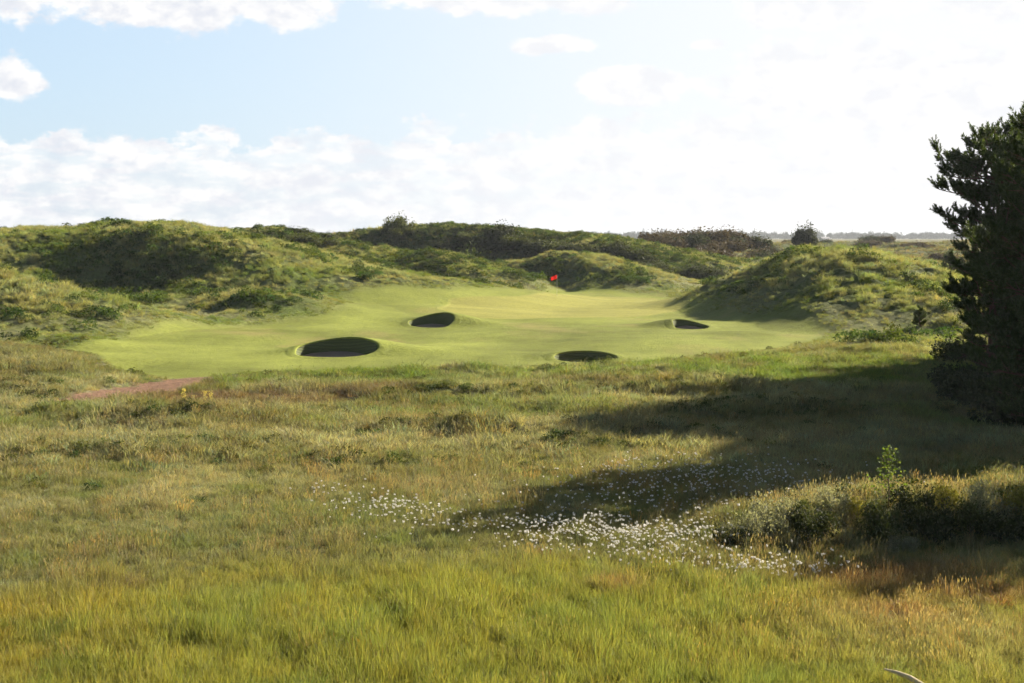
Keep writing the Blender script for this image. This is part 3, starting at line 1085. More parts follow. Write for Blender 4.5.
def make_pine(name, seed, H=15.4, env=PINE_ENV, fingers=3, rscale=1.0, needle=0.16, nw=0.026, count=46, step=0.42):
    rs = np.random.RandomState(seed)
    wood, crown = Acc(), Acc()
    tz = np.linspace(-0.3, H, 14)
    tx = 0.25 * np.sin(tz * 0.35) + 0.1 * np.sin(tz)
    ty = 0.2 * np.cos(tz * 0.3) - .2
    tr = 0.27 * (1 - tz / H * 0.92) + 0.01
    tr[0] *= 1.35
    tp = np.stack([tx, ty, tz], 1)
    wood.add(*tube(tp, tr, 10))
    B, D, L = [], [], []
    ez, er = [e[0] for e in env], [e[1] for e in env]
    z = 0.5
    gold = rs.rand() * 6
    while z < H - 0.25:
        nb = 5 if z < H * .9 else 3
        gold += 0.7
        for k in range(nb):
            a = gold + k * 2 * math.pi / nb + rs.randn() * 0.25
            zz = z + rs.randn() * 0.12
            rr = np.interp(zz, ez, er) * rscale * (0.50 + 0.55 * rs.rand())
            base = np.array([np.interp(zz, tz, tx), np.interp(zz, tz, ty), zz - 0.25 * rr * .3])
            m = 7
            ts = np.linspace(0, 1, m)
            rise = (0.05 + 0.40 * zz / H + 0.22 * rs.randn()) * rr
            bend = rs.randn() * 0.12
            px_ = base[0] + np.cos(a + bend * ts) * rr * ts
            py_ = base[1] + np.sin(a + bend * ts) * rr * ts
            pz_ = base[2] + rise * (ts ** 1.7) - 0.12 * rr * np.sin(ts * 3.0) * (1 - zz / H)
            pts = np.stack([px_, py_, pz_], 1)
            wood.add(*tube(pts, 0.055 * (1 - 0.8 * ts) * (0.5 + rr / 8) + 0.006, 5))
            # side branches
            nside = max(3, int(rr / step))
            for s in range(nside):
                t = 0.28 + 0.72 * (s + rs.rand() * .6) / nside
                q = np.array([np.interp(t, ts, pts[:, i]) for i in range(3)])
                fwd = unit(pts[-1] - pts[0])
                sgn = 1 if s % 2 else -1
                lat = np.array([-fwd[1], fwd[0], 0]) * sgn
                ln = (0.30 + 0.30 * rr * (1.1 - t)) * (0.7 + .5 * rs.rand())
                dr = unit(fwd * 0.8 + lat * (0.5 + .5 * rs.rand()) + np.array([0, 0, 0.35 * rs.randn() + .2]))
                tip = q + dr * ln + np.array([0, 0, 0.10 * ln])
                wood.add(*tube([q, (q + tip) / 2 - (0, 0, .02), tip], [0.02, 0.014, 0.006], 4))
                for f in range(fingers):
                    u = 0.35 + 0.65 * (f + rs.rand()) / fingers
                    b0 = q + (tip - q) * u
                    up = unit(dr * 0.6 + np.array([rs.randn() * .45, rs.randn() * .45, 0.75 + .35 * rs.rand()]))
                    B.append(b0)
                    D.append(up)
                    L.append(0.28 + 0.32 * rs.rand())
            for f in range(3):
                B.append(pts[-1] - unit(pts[-1] - pts[-2]) * .15 * f)
                D.append(unit(unit(pts[-1] - pts[-2]) + np.array([rs.randn() * .4, rs.randn() * .4, .7])))
                L.append(.35 + .3 * rs.rand())
        z += 0.42 + 0.12 * rs.rand()
    B, D, L = np.array(B), np.array(D), np.array(L)
    crown.add(*needles(B, D, L, needle, nw, count, rs))
    return wood, crown


def place_tree(name, wood, crown, mw, mc, x, y, rz, sc, label, cat, group=None):
    t = bpy.data.objects.new(name, None)
    C.objects.link(t)
    z = float(H1(np.array([x]), np.array([y]))[0])
    t.location = (x, y, z - 0.05)
    t.rotation_euler = (0, 0, rz)
    t.scale = (sc, sc, sc)
    tag(t, label, cat, group)
    obj('trunk', wood, t)
    obj('crown', crown, t)
    return t


M_NEEDLE = mat_leaf('pine_needles', col=(0.062, 0.090, 0.030), trans=0.42, vary=0.35, rough=0.5)
M_PBARK = mat_bark('pine_bark', (0.13, 0.075, 0.045))


def build_pines():
    w, c = make_pine('pine', 5, H=12.3, env=ENV_WIDE, fingers=6, needle=.17, nw=.042, count=44, step=.27)
    wm, cm = w.mesh('pine_trunk', M_PBARK, True), c.mesh('pine_crown', M_NEEDLE)
    w2, c2 = make_pine('pine', 9, H=12.4, env=ENV_SLIM, fingers=6, needle=.17, nw=.042, count=44, step=.26)
    wm2, cm2 = w2.mesh('pine_trunk', M_PBARK, True), c2.mesh('pine_crown', M_NEEDLE)
    place_tree('pine_tree', wm, cm, 0, 0, 21.4, 53.0, 2.6, 1.0, 'tallest, nearest dark pine, cut by the right edge of the picture', 'pine tree')
    place_tree('pine_tree', wm2, cm2, 0, 0, 23.0, 68.5, 0.4, 1.0, 'dark pine whose left boughs stand out against the sky, behind the tallest pine', 'pine tree')
    place_tree('pine_tree', wm2, cm2, 0, 0, 29.5, 80.0, 1.9, 1.02, 'dark pine farthest back, hidden among the boughs at the right edge', 'pine tree')
    place_tree('pine_tree', wm, cm, 0, 0, 33.5, 66.5, 1.2, 1.2, 'wide pine tree outside the right edge, beyond the tallest pine', 'pine tree')
    place_tree('pine_tree', wm2, cm2, 0, 0, 28.0, 45.5, 3.2, 0.98, 'slim pine tree outside the right edge, nearer than the tallest pine', 'pine tree')
    for i, (x, y, k, sc, lab) in enumerate(((30.0, 61.0, 0, 1.12, 'broad pine tree outside the right edge, beside the tallest pine'),
                                        (28.6, 71.0, 0, 1.08, 'full pine tree outside the right edge, touching the skyline pine'),
                                        (32.5, 76.0, 0, 1.15, 'pine tree outside the right edge, behind the wide one'),
                                        (37.0, 82.5, 0, 1.1, 'pine tree outside the right edge, second from the back of the grove'),
                                        (41.0, 89.5, 0, 1.1, 'pine tree outside the right edge, farthest of the grove'),
                                        (36.2, 71.5, 0, 1.25, 'pine tree outside the right edge, deep in the grove'),
                                        (27.2, 67.2, 0, .98, 'pine tree cut by the right edge, between the two tallest pines'))):
        place_tree('pine_tree', (wm, wm2)[k], (cm, cm2)[k], 0, 0, x, y, i * 1.7 + .5, sc, lab, 'pine tree')
    # low young pines at the foot and in the distance
    w3, c3 = make_pine('pine', 21, H=4.2, env=[(0, 1.5), (1, 1.9), (2.4, 1.5), (3.6, .8), (4.2, .2)], fingers=5, needle=.17, nw=.05, count=40, step=.3)
    wm3, cm3 = w3.mesh('pine_trunk', M_PBARK, True), c3.mesh('pine_crown', M_NEEDLE)
    for px, d, s, lab in ((921, 104, .33, 'low young pine at the foot of the right dune, just left of the largest pine'),
                          (912, 176, .80, 'lone tiny pine on the skyline between the round tree and the largest pine'),
                          (948, 168, 1.0, 'left one of two small pines on the skyline touching the largest pine'),
                          (968, 164, 1.1, 'right one of two small pines on the skyline touching the largest pine')):
        x = (px - 512) / F_PX * d
        place_tree('young_pine_tree', wm3, cm3, 0, 0, x, d, px, s, lab, 'pine tree')


build_pines()


def make_shrub(seed, R, Hh, leaf, n, lobes=9, squash=1.0):
    """foliage: leaf sized faces through several uneven lobes; wood: stems"""
    rs = np.random.RandomState(seed)
    wood = Acc()
    cen, rad2 = [], []
    for i in range(lobes):
        a = rs.rand() * 2 * math.pi
        q = R * 0.72 * math.sqrt(rs.rand())
        r = R * (0.24 + 0.22 * rs.rand())
        z = Hh * (0.35 + 0.5 * rs.rand()) * (1 - 0.45 * (q / R) ** 2)
        cen.append((q * math.cos(a), q * math.sin(a), z))
        rad2.append((r, r, min(r * .9, Hh * .35)))
        wood.add(*tube([(0.06 * math.cos(a), 0.06 * math.sin(a), -0.1), (q * .5 * math.cos(a + .2), q * .5 * math.sin(a + .2), z * .45), cen[-1]],
                       [R * .035, R * .022, R * .008], 5))
    cen, rad2 = np.array(cen), np.array(rad2)
    k = rs.randint(0, lobes, n)
    u = unit(rs.randn(n, 3))
    q = (0.45 + 0.65 * rs.rand(n, 1) ** .6)
    p = cen[k] + u * rad2[k] * q
    # loose sprays above the lobes
    spray = rs.rand(n) < 0.16
    p[spray] += np.stack([rs.randn(spray.sum()) * .05 * R, rs.randn(spray.sum()) * .05 * R, rs.rand(spray.sum()) * .38 * Hh], 1)
    p[:, 2] = np.abs(p[:, 2])
    d1 = unit(rs.randn(n, 3) + u * .8)
    d2 = unit(np.cross(d1, rs.randn(n, 3)))
    l = leaf * (0.6 + .8 * rs.rand(n, 1))
    V = np.stack([p - d1 * l, p + d2 * l * .5, p + d1 * l, p - d2 * l * .5], 1).reshape(-1, 3)
    fol = Acc()
    fol.add(V, np.arange(len(V)).reshape(-1, 4))
    return wood, fol


M_STEM = mat_bark('twig_bark', (0.12, 0.09, 0.06))
M_DARK = mat_leaf('scrub_leaves', col=(0.050, 0.060, 0.024), trans=.3, vary=.4)
M_BROWN = mat_leaf('brown_scrub_leaves', col=(0.085, 0.065, 0.034), trans=.3, vary=.4)
M_GREEN = mat_leaf('fresh_shrub_leaves', col=(0.075, 0.105, 0.024), trans=.4, vary=.35)
M_GREY = mat_leaf('grey_willow_leaves', col=(0.27, 0.27, 0.18), trans=.45, vary=.35)
M_OLIVE = mat_leaf('olive_shrub_leaves', col=(0.085, 0.10, 0.035), trans=.4, vary=.4)
M_YELL = mat_leaf('yellow_shrub_leaves', col=(0.26, 0.24, 0.05), trans=.45, vary=.35)
M_BIRCH = mat_leaf('sapling_leaves', col=(0.14, 0.20, 0.03), trans=.5, vary=.35)


def put_shrub(name, wood, fol, x, y, rz, sc, label, cat, group=None, sink=.05):
    t = bpy.data.objects.new(name, None)
    C.objects.link(t)
    t.location = (x, y, float(H1(np.array([x]), np.array([y]))[0]) - sink)
    t.rotation_euler = (0, 0, rz)
    t.scale = sc
    tag(t, label, cat, group)
    obj('stems', wood, t)
    obj('foliage', fol, t)
    return t


def build_shrubs():
    rs = np.random.RandomState(55)
    var = {}
    for nm, mt in (('dark', M_DARK), ('brown', M_BROWN), ('green', M_GREEN), ('olive', M_OLIVE)):
        L = []
        for i in range(3):
            w, f = make_shrub(300 + i + len(nm), 1.0, 1.0, .055, 4600, lobes=14)
            L.append((w.mesh('shrub_stems', M_STEM), f.mesh('shrub_foliage', mt)))
        var[nm] = L

    def far(px, d, r, h, kind, label, group=None):
        w, f = var[kind][rs.randint(3)]
        x = (px - 512) / F_PX * d
        put_shrub('shrub', w, f, x, float(d), rs.rand() * 6, (r, r, h), label, 'shrub', group, sink=.25 * h)
    far(400, 236, 2.8, 2.9, 'olive', 'tallest rounded bush on the skyline ridge left of the flag')
    far(428, 221, 2.4, 3.0, 'olive', 'olive bush below the skyline, right of the tallest rounded bush')
    far(474, 221, 3.4, 3.9, 'green', 'bright green bush standing out against the dark ridge behind the green')
    far(383, 228, 2.6, 2.4, 'dark', 'dark low bush at the left foot of the tallest rounded bush')
    for px in list(range(500, 722, 8)) + [372, 412, 440, 448, 456, 464, 484, 490]:
        d = np.interp(px, [370, 500, 560, 620, 660, 720], [236, 229, 223, 214, 206, 199]) + rs.rand() * 6 - 6
        far(px + rs.randn() * 3, d, 2.0 + rs.rand() * 1.4, 1.3 + rs.rand() * 1.2, rs.choice(['dark', 'dark', 'olive']),
            'dark bush in the shaded scrub on the ridge behind the green', 'dark bushes on the shaded face of the back ridge')
    for i in range(30):
        px = 640 + 130 * rs.rand()
        far(px, 252 + 34 * rs.rand(), 2.8 + 2 * rs.rand(), 1.8 + 1.6 * rs.rand(), rs.choice(['brown', 'dark', 'dark', 'brown']),
            'dense brownish bush covering the dark hill behind the dunes', 'bushes covering the dark scrub hill')
    for i in range(20):
        px = 760 + 180 * rs.rand()
        far(px, 250 + 330 * rs.rand(), 1.8 + 2.4 * rs.rand(), 1.2 + 1.5 * rs.rand(), rs.choice(['brown', 'dark', 'olive']),
            'small scattered bush on the rolling far dunes', 'scattered bushes on the far dunes')
    for i in range(9):
        far(218 + 130 * rs.rand(), 186 + 6 * rs.rand(), 1.5 + 1.4 * rs.rand(), .9 + .8 * rs.rand(), rs.choice(['dark', 'olive']),
            'low dark bush under the crest of the far left ridge', 'bushes below the far left crest')
    for px, d, r, h, lab in ((962, 67, 1.5, 1.3, 'dark bush at the left foot of the skyline pine'), (978, 63, 1.7, 1.5, 'dark bush in the shade between the two pines'),
                             (995, 60, 1.6, 1.6, 'dark rounded bush left of the tallest pine'), (1016, 55, 1.7, 1.5, 'dark bush at the foot of the tallest pine'),
                             (955, 80, 1.8, 1.6, 'dark bush behind the foot of the skyline pine')):
        far(px, d, r, h, 'dark', lab)
    # the round tree
    wood = Acc()
    wood.add(*tube([(0, 0, -.2), (.05, 0, 1.2), (-.05, .1, 2.6), (0, 0, 3.6)], [.22, .17, .12, .05], 8))
    w2, f2 = make_shrub(77, 2.4, 5.0, .17, 9000, lobes=24)
    for v, f in zip(w2.V, w2.F):
        wood.add(v + (0, 0, .5), f - f.min())
    fol = Acc()
    for v, f in zip(f2.V, f2.F):
        fol.add(v * (1, 1, .95) + (0, 0, .3), f)
    t = bpy.data.objects.new('round_tree', None)
    C.objects.link(t)
    x, y = (805 - 512) / F_PX * 264, 264.0
    t.location = (x, y, float(H1(np.array([x]), np.array([y * 1.0]))[0]) - .2)
    t.scale = (.95, .95, .95)
    tag(t, 'lone dark round-crowned tree on the skyline right of the scrub hill', 'tree')
    obj('trunk', wood.mesh('round_tree_trunk', M_STEM), t)
    obj('crown', fol.mesh('round_tree_crown', M_DARK), t)
    # shrubs on the near bank at the right
    near = {}
    for nm, mt, lf in (('grey', M_GREY, .022), ('olive', M_OLIVE, .026), ('yellow', M_YELL, .022), ('dark', M_DARK, .028)):
        w, f = make_shrub(400 + len(nm), .55, .62, lf, 2600, lobes=8)
        near[nm] = (w.mesh('bank_shrub_stems', M_STEM), f.mesh('bank_shrub_foliage', mt))
    lst = [(728, 552, 'dark', 1.0, 'small dark bush at the left end of the near bank'),
           (752, 545, 'grey', 1.1, 'pale grey-leaved bush at the left end of the near bank'),
           (772, 538, 'grey', 1.2, 'broad pale grey bush with a feathery top near the left end of the bank'),
           (797, 535, 'olive', 1.0, 'olive bush right of the broad pale grey bush on the bank'),
           (812, 548, 'dark', 1.1, 'dark low bush on the front slope of the bank below the olive bush'),
           (838, 520, 'grey', 1.1, 'pale bush with upright sprays left of the sapling'),
           (858, 524, 'yellow', .9, 'yellowish bush close to the left of the sapling'),
           (880, 545, 'olive', 1.3, 'wide olive bush on the bank in front of the sapling'),
           (898, 556, 'grey', .9, 'silvery bush low on the bank below the sapling'),
           (915, 520, 'dark', 1.2, 'dark bush right of the sapling'),
           (930, 545, 'dark', 1.3, 'dark spreading bush low on the bank, right of the silvery bush'),
           (950, 516, 'yellow', 1.0, 'yellow-tinged bush on the bank crest'),
           (968, 540, 'olive', 1.3, 'large olive bush in the middle of the right part of the bank'),
           (985, 522, 'grey', 1.3, 'large silvery bush near the right edge on the bank'),
           (1003, 545, 'dark', 1.2, 'dark bush under the large silvery bush'),
           (1018, 520, 'yellow', 1.2, 'yellow-green bush at the right edge of the bank'),
           (1040, 540, 'olive', 1.4, 'olive bush cut by the right edge of the picture'),
           (1075, 525, 'grey', 1.4, 'silvery bush just outside the right edge')]
    for px, py, k, s, lab in lst:
        q = march(px, py)
        w, f = near[k]
        put_shrub('bank_shrub', w, f, q[0], q[1], rs.rand() * 6, (s * .95, s * .95, s * (.85 + .5 * rs.rand())), lab, 'shrub', None, sink=.06)


build_shrubs()


# ------------------------------------------------------------------ sapling
def build_sapling():
    rs = np.random.RandomState(4)
    q = march(888, 512)
    wood = Acc()
    Hs = 1.45
    wood.add(*tube([(0, 0, -.1), (.02, .01, .4), (-.02, .02, .9), (.01, 0, Hs)], [.016, .013, .009, .003], 6))
    P_, N_ = [], []
    for i in range(34):
        z = .15 + (Hs - .2) * (i / 34)
        a = i * 2.4
        ln = .42 * (1 - (z / Hs) ** 1.6 * .8) * (.7 + .5 * rs.rand())
        tip = np.array([math.cos(a) * ln, math.sin(a) * ln, z + ln * .75])
        wood.add(*tube([(0, 0, z), tip * (.5, .5, 1) - (0, 0, ln * .4), tip], [.006, .004, .002], 4))
        for j in range(13):
            t = .2 + .8 * rs.rand()
            P_.append(np.array([0, 0, z]) * (1 - t) + tip * t + rs.randn(3) * .03)
    P_ = np.array(P_)
    n = len(P_)
    d1, = (unit(rs.randn(n, 3)),)
    d2 = unit(np.cross(d1, rs.randn(n, 3)))
    l = .030 * (.7 + .6 * rs.rand(n, 1))
    V = np.stack([P_ - d1 * l, P_ + d2 * l * .65, P_ + d1 * l, P_ - d2 * l * .65], 1).reshape(-1, 3)
    t = bpy.data.objects.new('sapling', None)
    C.objects.link(t)
    t.scale = (1.3, 1.3, 1.05)
    t.location = (q[0], q[1], float(H1(q[:1], q[1:2])[0]))
    tag(t, 'slender light green birch sapling rising from the near bank against the dark shade', 'sapling')
    obj('stem', wood.mesh('sapling_stem', M_STEM), t)
    obj('foliage', mesh_np('sapling_foliage', V, np.arange(len(V)).reshape(-1, 4), M_BIRCH), t)


build_sapling()


# ------------------------------------------------------------------ flagstick
def simple_mat(name, col, rough=.6, **kw):
    m, g = new_mat(name)
    co = g.n('ShaderNodeTexCoord').outputs['Object']
    n = g.n('ShaderNodeTexNoise', {'Vector': co, 'Scale': 14.0, 'Detail': 4.0})
    c = g.mix(n.outputs[0], [v * .88 for v in col], [min(1, v * 1.12) for v in col])
    pb = g.n('ShaderNodeBsdfPrincipled', {'Base Color': c, 'Roughness': rough, **kw})
    g.n('ShaderNodeOutputMaterial', {'Surface': pb.outputs[0]})
    return m


def build_flag():
    q = march(557, 297)
    z0 = float(H1(q[:1], q[1:2])[0])
    t = bpy.data.objects.new('golf_flag', None)
    C.objects.link(t)
    t.location = (q[0], q[1], z0)
    tag(t, 'red flag on a thin pole at the back of the putting green', 'flag')
    ztop = CAMZ - (274.5 - 238) / F_PX * q[1] - z0
    pole = Acc()
    pole.add(*tube([(0, 0, -.1), (0, 0, ztop)], [.014, .011], 8))
    pole.add(*tube([(0, 0, ztop), (0, 0, ztop + .03)], [.02, .006], 8))
    obj('pole', pole.mesh('flag_pole', simple_mat('flag_pole_paint', (.62, .60, .50), .4)), t)
    nu, nv = 18, 12
    V, Fq = [], []
    for i in range(nu + 1):
        u = i / nu
        for j in range(nv + 1):
            v = j / nv
            x = -.62 * u
            zz = ztop - .02 - .42 * v * (1 - .12 * u) - .16 * u - .10 * u * u
            yy = .09 * math.sin(u * 7 + v * 1.5) * u
            V.append((x, yy, zz))
    for i in range(nu):
        for j in range(nv):
            a = i * (nv + 1) + j
            Fq.append((a, a + 1, a + nv + 2, a + nv + 1))
    m = mat_leaf('red_flag_cloth', col=(.62, .014, .012), trans=.3, vary=0.0, rough=.6)
    o = obj('flag_cloth', mesh_np('flag_cloth', np.array(V), np.array(Fq), m, True), t)
    cup = Acc()
    cup.add(*tube([(0, 0, -.08), (0, 0, .006)], [.054, .054], 16))
    obj('cup_liner', cup.mesh('cup_liner', simple_mat('cup_white', (.75, .75, .72))), t)


build_flag()


# ------------------------------------------------------------------ cotton grass
def build_cotton():
    rs = np.random.RandomState(31)
    m, g = new_mat('cotton_tuft')
    pb = g.n('ShaderNodeBsdfPrincipled', {'Base Color': (.80, .78, .72, 1), 'Roughness': .9, 'Sheen Weight': .6})
    tr = g.n('ShaderNodeBsdfTranslucent', {'Color': (.85, .82, .75, 1)})
    mx = g.n('ShaderNodeMixShader', {0: .5, 1: pb.outputs[0], 2: tr.outputs[0]})
    g.n('ShaderNodeOutputMaterial', {'Surface': mx.outputs[0]})
    mst = mat_leaf('cotton_stem', col=(.16, .15, .05), trans=.3, vary=.1)

    def variant(seed):
        r = np.random.RandomState(seed)
        st, tf = Acc(), Acc()
        h = .44
        lean = r.randn(2) * .05
        top = np.array([lean[0], lean[1], h])
        st.add(*tube([(0, 0, -.05), (lean[0] * .3, lean[1] * .3, h * .5), top], [.0035, .003, .002], 4))
        for k in range(3):
            a = r.rand() * 6.28
            c = top + np.array([math.cos(a) * .022, math.sin(a) * .022, -.004 - .02 * r.rand()])
            # wispy tuft: thin fibres hanging from the top
            n = 26
            d = unit(r.randn(n, 3) + np.array([math.cos(a) * .8, math.sin(a) * .8, -.3]))
            w = unit(np.cross(d, r.randn(n, 3))) * .008
            l = .030 * (.7 + .6 * r.rand(n, 1))
            V = np.stack([c - w, c + w, c + d * l + w * .6, c + d * l - w * .6], 1).reshape(-1, 3)
            tf.add(V, np.arange(len(V)).reshape(-1, 4))
        return st, tf
    protos = []
    for i in range(5):
        st, tf = variant(800 + i)
        protos.append((st.mesh('cotton_stem', mst), tf.mesh('cotton_head', m)))
    # where the heads stand: pixel centre, spreads in metres, how many
    drift = [(335, 500, .9, .8, 12), (362, 512, .9, .8, 16), (395, 520, 1.0, .8, 60), (425, 527, .9, .8, 34), (460, 542, 1.2, .8, 24),
             (545, 537, 1.1, .45, 60), (590, 540, 1.3, .7, 95), (630, 546, 1.4, .8, 110), (680, 548, 1.2, .7, 70), (600, 560, 1.6, .8, 50),
             (655, 570, 1.3, .6, 50), (720, 576, 1.0, .5, 28), (765, 582, .9, .35, 44), (800, 588, .6, .35, 16), (520, 548, 1.4, .6, 20), (840, 575, .5, .3, 7)]
    pts = []
    for px, py, sx, sy, n in drift:
        q = march(px, py)
        n = int(n * 1.5)
        pts.append(np.stack([q[0] + rs.randn(n) * sx * .8, q[1] + rs.randn(n) * sy * .9], 1))
    pts = np.concatenate(pts)
    r = np.hypot(pts[:, 0], pts[:, 1])
    pts = pts[np.argsort(r)]
    big, rest = pts[:300], [pts[300:]]
    for px, py, sx, sy, n in [(700, 490, 2.2, 2.3, 330), (640, 500, 1.8, 1.8, 150), (750, 487, 1.5, 1.8, 130), (610, 520, 1.8, 1.2, 60)]:
        q = march(px, py)
        rest.append(np.stack([q[0] + rs.randn(n) * sx, q[1] + rs.randn(n) * sy], 1))
    rest = np.concatenate(rest)
    zb = H1(big[:, 0], big[:, 1])
    for i, (x, y) in enumerate(big):
        s, h = protos[i % 5]
        t = bpy.data.objects.new('cotton_grass', None)
        C.objects.link(t)
        t.location = (x, y, zb[i])
        t.rotation_euler = (rs.randn() * .08, rs.randn() * .08, rs.rand() * 6.28)
        k = .36 + .40 * rs.rand()
        t.scale = (k, k, .55 + .45 * rs.rand())
        tag(t, 'single white cotton grass head on a thin stem in the sunlit drift', 'cotton grass', 'cotton grass heads in the sunlit drift', 'thing')
        obj('stem', s, t)
        obj('tuft', h, t)
    zr = H1(rest[:, 0], rest[:, 1])
    whole = []
    coll = bpy.data.collections.new('cotton')
    for i, (s, h) in enumerate(protos):
        nv = len(s.vertices)
        co = np.array([v.co[:] for v in s.vertices] + [v.co[:] for v in h.vertices])
        fa = np.array([list(p.vertices) for p in s.polygons] + [[nv + k for k in p.vertices] for p in h.polygons])
        me = mesh_np('cotton_whole', co, fa)
        me.materials.append(mst)
        me.materials.append(m)
        me.polygons.foreach_set('material_index', np.array([0] * len(s.polygons) + [1] * len(h.polygons), np.int32))
        o = bpy.data.objects.new('cotton_%d' % i, me)
        coll.objects.link(o)
    scatter('distant_cotton_grass', rest[:, 0], rest[:, 1], zr, .45 + .4 * rs.rand(len(rest)), np.ones((len(rest), 3)), (coll, 5), 33)


build_cotton()


# ------------------------------------------------------------------ single plants and the dead stalk
def build_small():
    rs = np.random.RandomState(71)
    mt = mat_leaf('tussock_blade', col=(.050, .080, .020), trans=.35, vary=.35)
    mb = mat_leaf('rusty_tussock_blade', col=(.30, .165, .06), trans=.4, vary=.3)
    for nm, mm, lst in (('sedge_tussock', mt, [
        (199, 507, .9, 'dark upright sedge tussock standing alone in the straw-coloured marsh at the left'),
        (84, 612, .55, 'small dark tussock in the reddish gap of the yellow grass, lower left'),
        (106, 612, .5, 'dark tussock just right of another in the reddish gap, lower left'),
        (14, 602, .5, 'dark tussock near the left edge among yellow grass'),
        (645, 555, .8, 'dark tussock among the white cotton grass heads'),
        (637, 588, .7, 'dark tussock just below the cotton grass drift'),
        (266, 415, 1.3, 'dark rounded tussock in the brown rushes beside the red path')]),
        ('rusty_tussock', mb, [
            (905, 622, 1.1, 'rust-coloured grass tussock with a dark base at the lower right'),
            (880, 640, .8, 'smaller rust-coloured tussock in front of the larger one, lower right'),
            (622, 592, .8, 'rust-coloured tussock below the cotton grass, isolated in green sedge'),
            (545, 560, .8, 'brownish tussock at the left end of the dense cotton grass'),
            (1000, 612, 1.0, 'rust-coloured tussock at the lower right edge')])):
        for i, (px, py, s, lab) in enumerate(lst):
            V, F3, F4 = blades(120, .20, .42, .012, .8, 900 + i, 3)
            q = march(px, py)
            o = obj(nm, mesh_np(nm, np.array(V), [np.array(F4), np.array(F3)], mm))
            o.location = (q[0], q[1], float(H1(q[:1], q[1:2])[0]) - .02)
            o.scale = (s, s, s)
            tag(o, lab, 'grass tussock')
    # pale yellow flower spikes beside the path
    my = mat_leaf('yellow_flower', col=(.62, .52, .16), trans=.4, vary=.2)
    for i, (px, s, lab) in enumerate(((184, 1.15, 'tallest pale yellow flower spike, leftmost beside the red path'),
                                      (194, .8, 'short pale yellow flower spike, second from the left by the red path'),
                                      (205, 1.0, 'pale yellow flower spike, third from the left by the red path'),
                                      (211, .95, 'pale yellow flower spike, rightmost by the red path'))):
        q = march(px, 411)
        t = bpy.data.objects.new('flower_spike', None)
        C.objects.link(t)
        t.location = (q[0], q[1], float(H1(q[:1], q[1:2])[0]))
        t.scale = (s, s, s)
        tag(t, lab, 'wild flower', 'pale yellow flower spikes beside the path')
        st = Acc()
        st.add(*tube([(0, 0, -.05), (.02, 0, .35), (0, .01, .75)], [.012, .009, .004], 5))
        obj('stem', st.mesh('flower_stem', M_GREEN), t)
        n = 150
        p = np.stack([rs.randn(n) * .05, rs.randn(n) * .05, .15 + rs.rand(n) * .62], 1)
        d1 = unit(rs.randn(n, 3))
        d2 = unit(np.cross(d1, rs.randn(n, 3)))
        V = np.stack([p - d1 * .028, p + d2 * .02, p + d1 * .028, p - d2 * .02], 1).reshape(-1, 3)
        obj('blossom', mesh_np('flower_blossom', V, np.arange(len(V)).reshape(-1, 4), my), t)
    # pale dead stalk lying in the grass at the bottom edge
    a, b = march(884, 668), march(914, 684)
    z = .42
    st = Acc()
    st.add(*tube([(0, 0, 0), (.18, -.14, -.02), (.34, -.30, -.05), (.50, -.52, -.12), (.66, -.85, -.26)], [.014, .034, .044, .05, .05], 8))
    o = obj('dead_stalk', st.mesh('dead_stalk', simple_mat('dead_wood', (.52, .42, .25), .8), True))
    za = 0.44
    r_ = ray(884, 669)
    tt = (za - CAMZ) / r_[2]
    o.location = (r_[0] * tt, r_[1] * tt, za)
    tag(o, 'pale bent dead stalk sticking out of the grass at the bottom edge', 'dead stalk')


build_small()


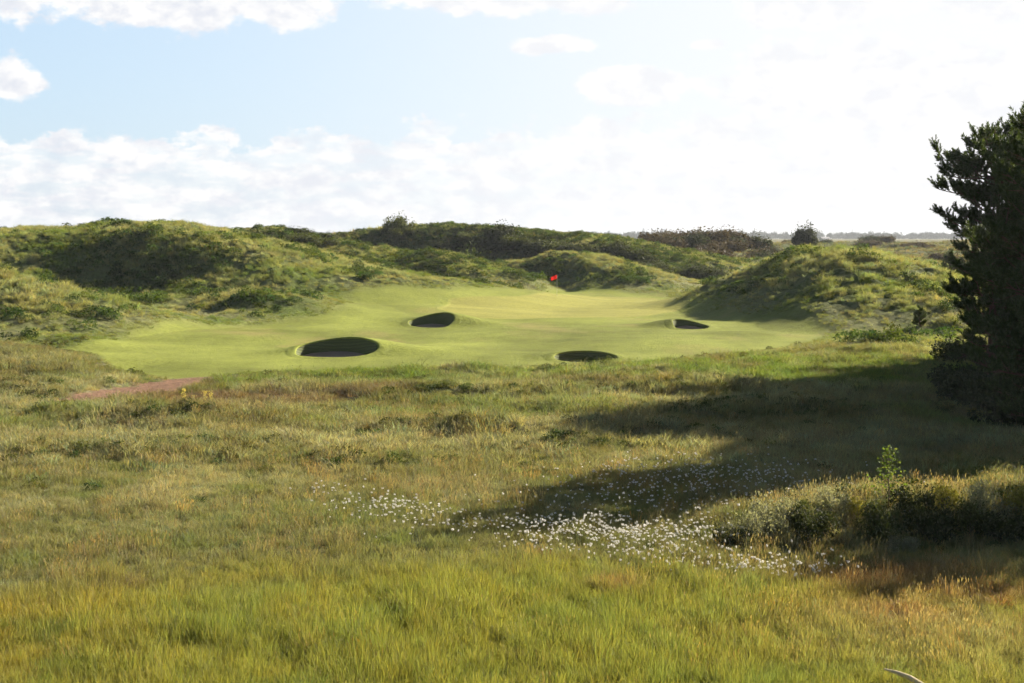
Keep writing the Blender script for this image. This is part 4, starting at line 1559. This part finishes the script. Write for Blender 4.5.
# ------------------------------------------------------------------ far off
def build_distance():
    rs = np.random.RandomState(91)
    mw = mat_leaf('woodland_leaves', col=(.035, .050, .026), trans=.2, vary=.3)
    vs = []
    for i in range(4):
        w, f = make_shrub(500 + i, 7.0, 9.0, 1.0, 420, lobes=10)
        V = np.concatenate(f.V)
        vs.append((V, [], np.concatenate(f.F)))
    coll = clump_coll('wood_crown', vs, mw)
    n = 2600
    x = -1700 + 3800 * rs.rand(n)
    y = 2350 + 420 * rs.rand(n) + .05 * x
    z = np.interp(np.hypot(x, y), BASE_D, BASE_Z) + 0.0
    sc = .75 + .5 * rs.rand(n) + .12 * fbm(x, y, 220, 2, 3)
    o = scatter('far_woodland', x, y, z, sc, np.ones((n, 3)), coll, 92, tilt=.03)
    # nearer strip of small trees on the left horizon
    n = 90
    x = np.concatenate([-150 + 60 * rs.rand(n // 2), -100 - 12 * rs.rand(n // 2)])
    # a small pale house far away beside the round tree
    d = 900
    xx = (824 - 512) / F_PX * d
    h = bpy.data.objects.new('house', None)
    C.objects.link(h)
    h.location = (xx, d, float(H1(np.array([xx]), np.array([d * 1.0]))[0]))
    h.rotation_euler = (0, 0, .3)
    h.scale = (.7, .7, .62)
    tag(h, 'tiny pale house with a grey gable roof beside the round tree on the skyline', 'house')
    V = np.array([(-4, -3, -1), (4, -3, -1), (4, 3, -1), (-4, 3, -1), (-4, -3, 3.2), (4, -3, 3.2), (4, 3, 3.2), (-4, 3, 3.2), (-4, 0, 5.2), (4, 0, 5.2)], float)
    a = Acc()
    a.add(V, np.array([(0, 1, 5, 4), (1, 2, 6, 5), (2, 3, 7, 6), (3, 0, 4, 7)]))
    a.add(V, np.array([(5, 6, 9), (7, 4, 8)]))
    obj('wall', a.mesh('house_wall', simple_mat('house_render', (.6, .57, .52))), h)
    R = np.array([(-4.4, -3.5, 2.95), (4.4, -3.5, 2.95), (4.4, 0, 5.4), (-4.4, 0, 5.4), (4.4, 3.5, 2.95), (-4.4, 3.5, 2.95)], float)
    b = Acc()
    b.add(R, np.array([(0, 1, 2, 3), (3, 2, 4, 5)]))
    obj('roof', b.mesh('house_roof', simple_mat('house_slate', (.25, .25, .27))), h)


build_distance()


def build_haze():
    bx = 6500
    z0, z1 = -1.6, 17.5
    V = np.array([(-bx, -bx, z0), (bx, -bx, z0), (bx, bx, z0), (-bx, bx, z0), (-bx, -bx, z1), (bx, -bx, z1), (bx, bx, z1), (-bx, bx, z1)], float)
    Fq = np.array([(0, 3, 2, 1), (4, 5, 6, 7), (0, 1, 5, 4), (1, 2, 6, 5), (2, 3, 7, 6), (3, 0, 4, 7)])
    m = bpy.data.materials.new('haze')
    m.use_nodes = True
    g = NT(m.node_tree)
    v = g.n('ShaderNodeVolumePrincipled', {'Color': (.80, .86, .95, 1), 'Density': HAZE, 'Anisotropy': .2})
    g.n('ShaderNodeOutputMaterial', {'Volume': v.outputs[0]})
    tag(obj('haze', mesh_np('haze', V, Fq, m)), kind='stuff')


HAZE = 0.00011
build_haze()
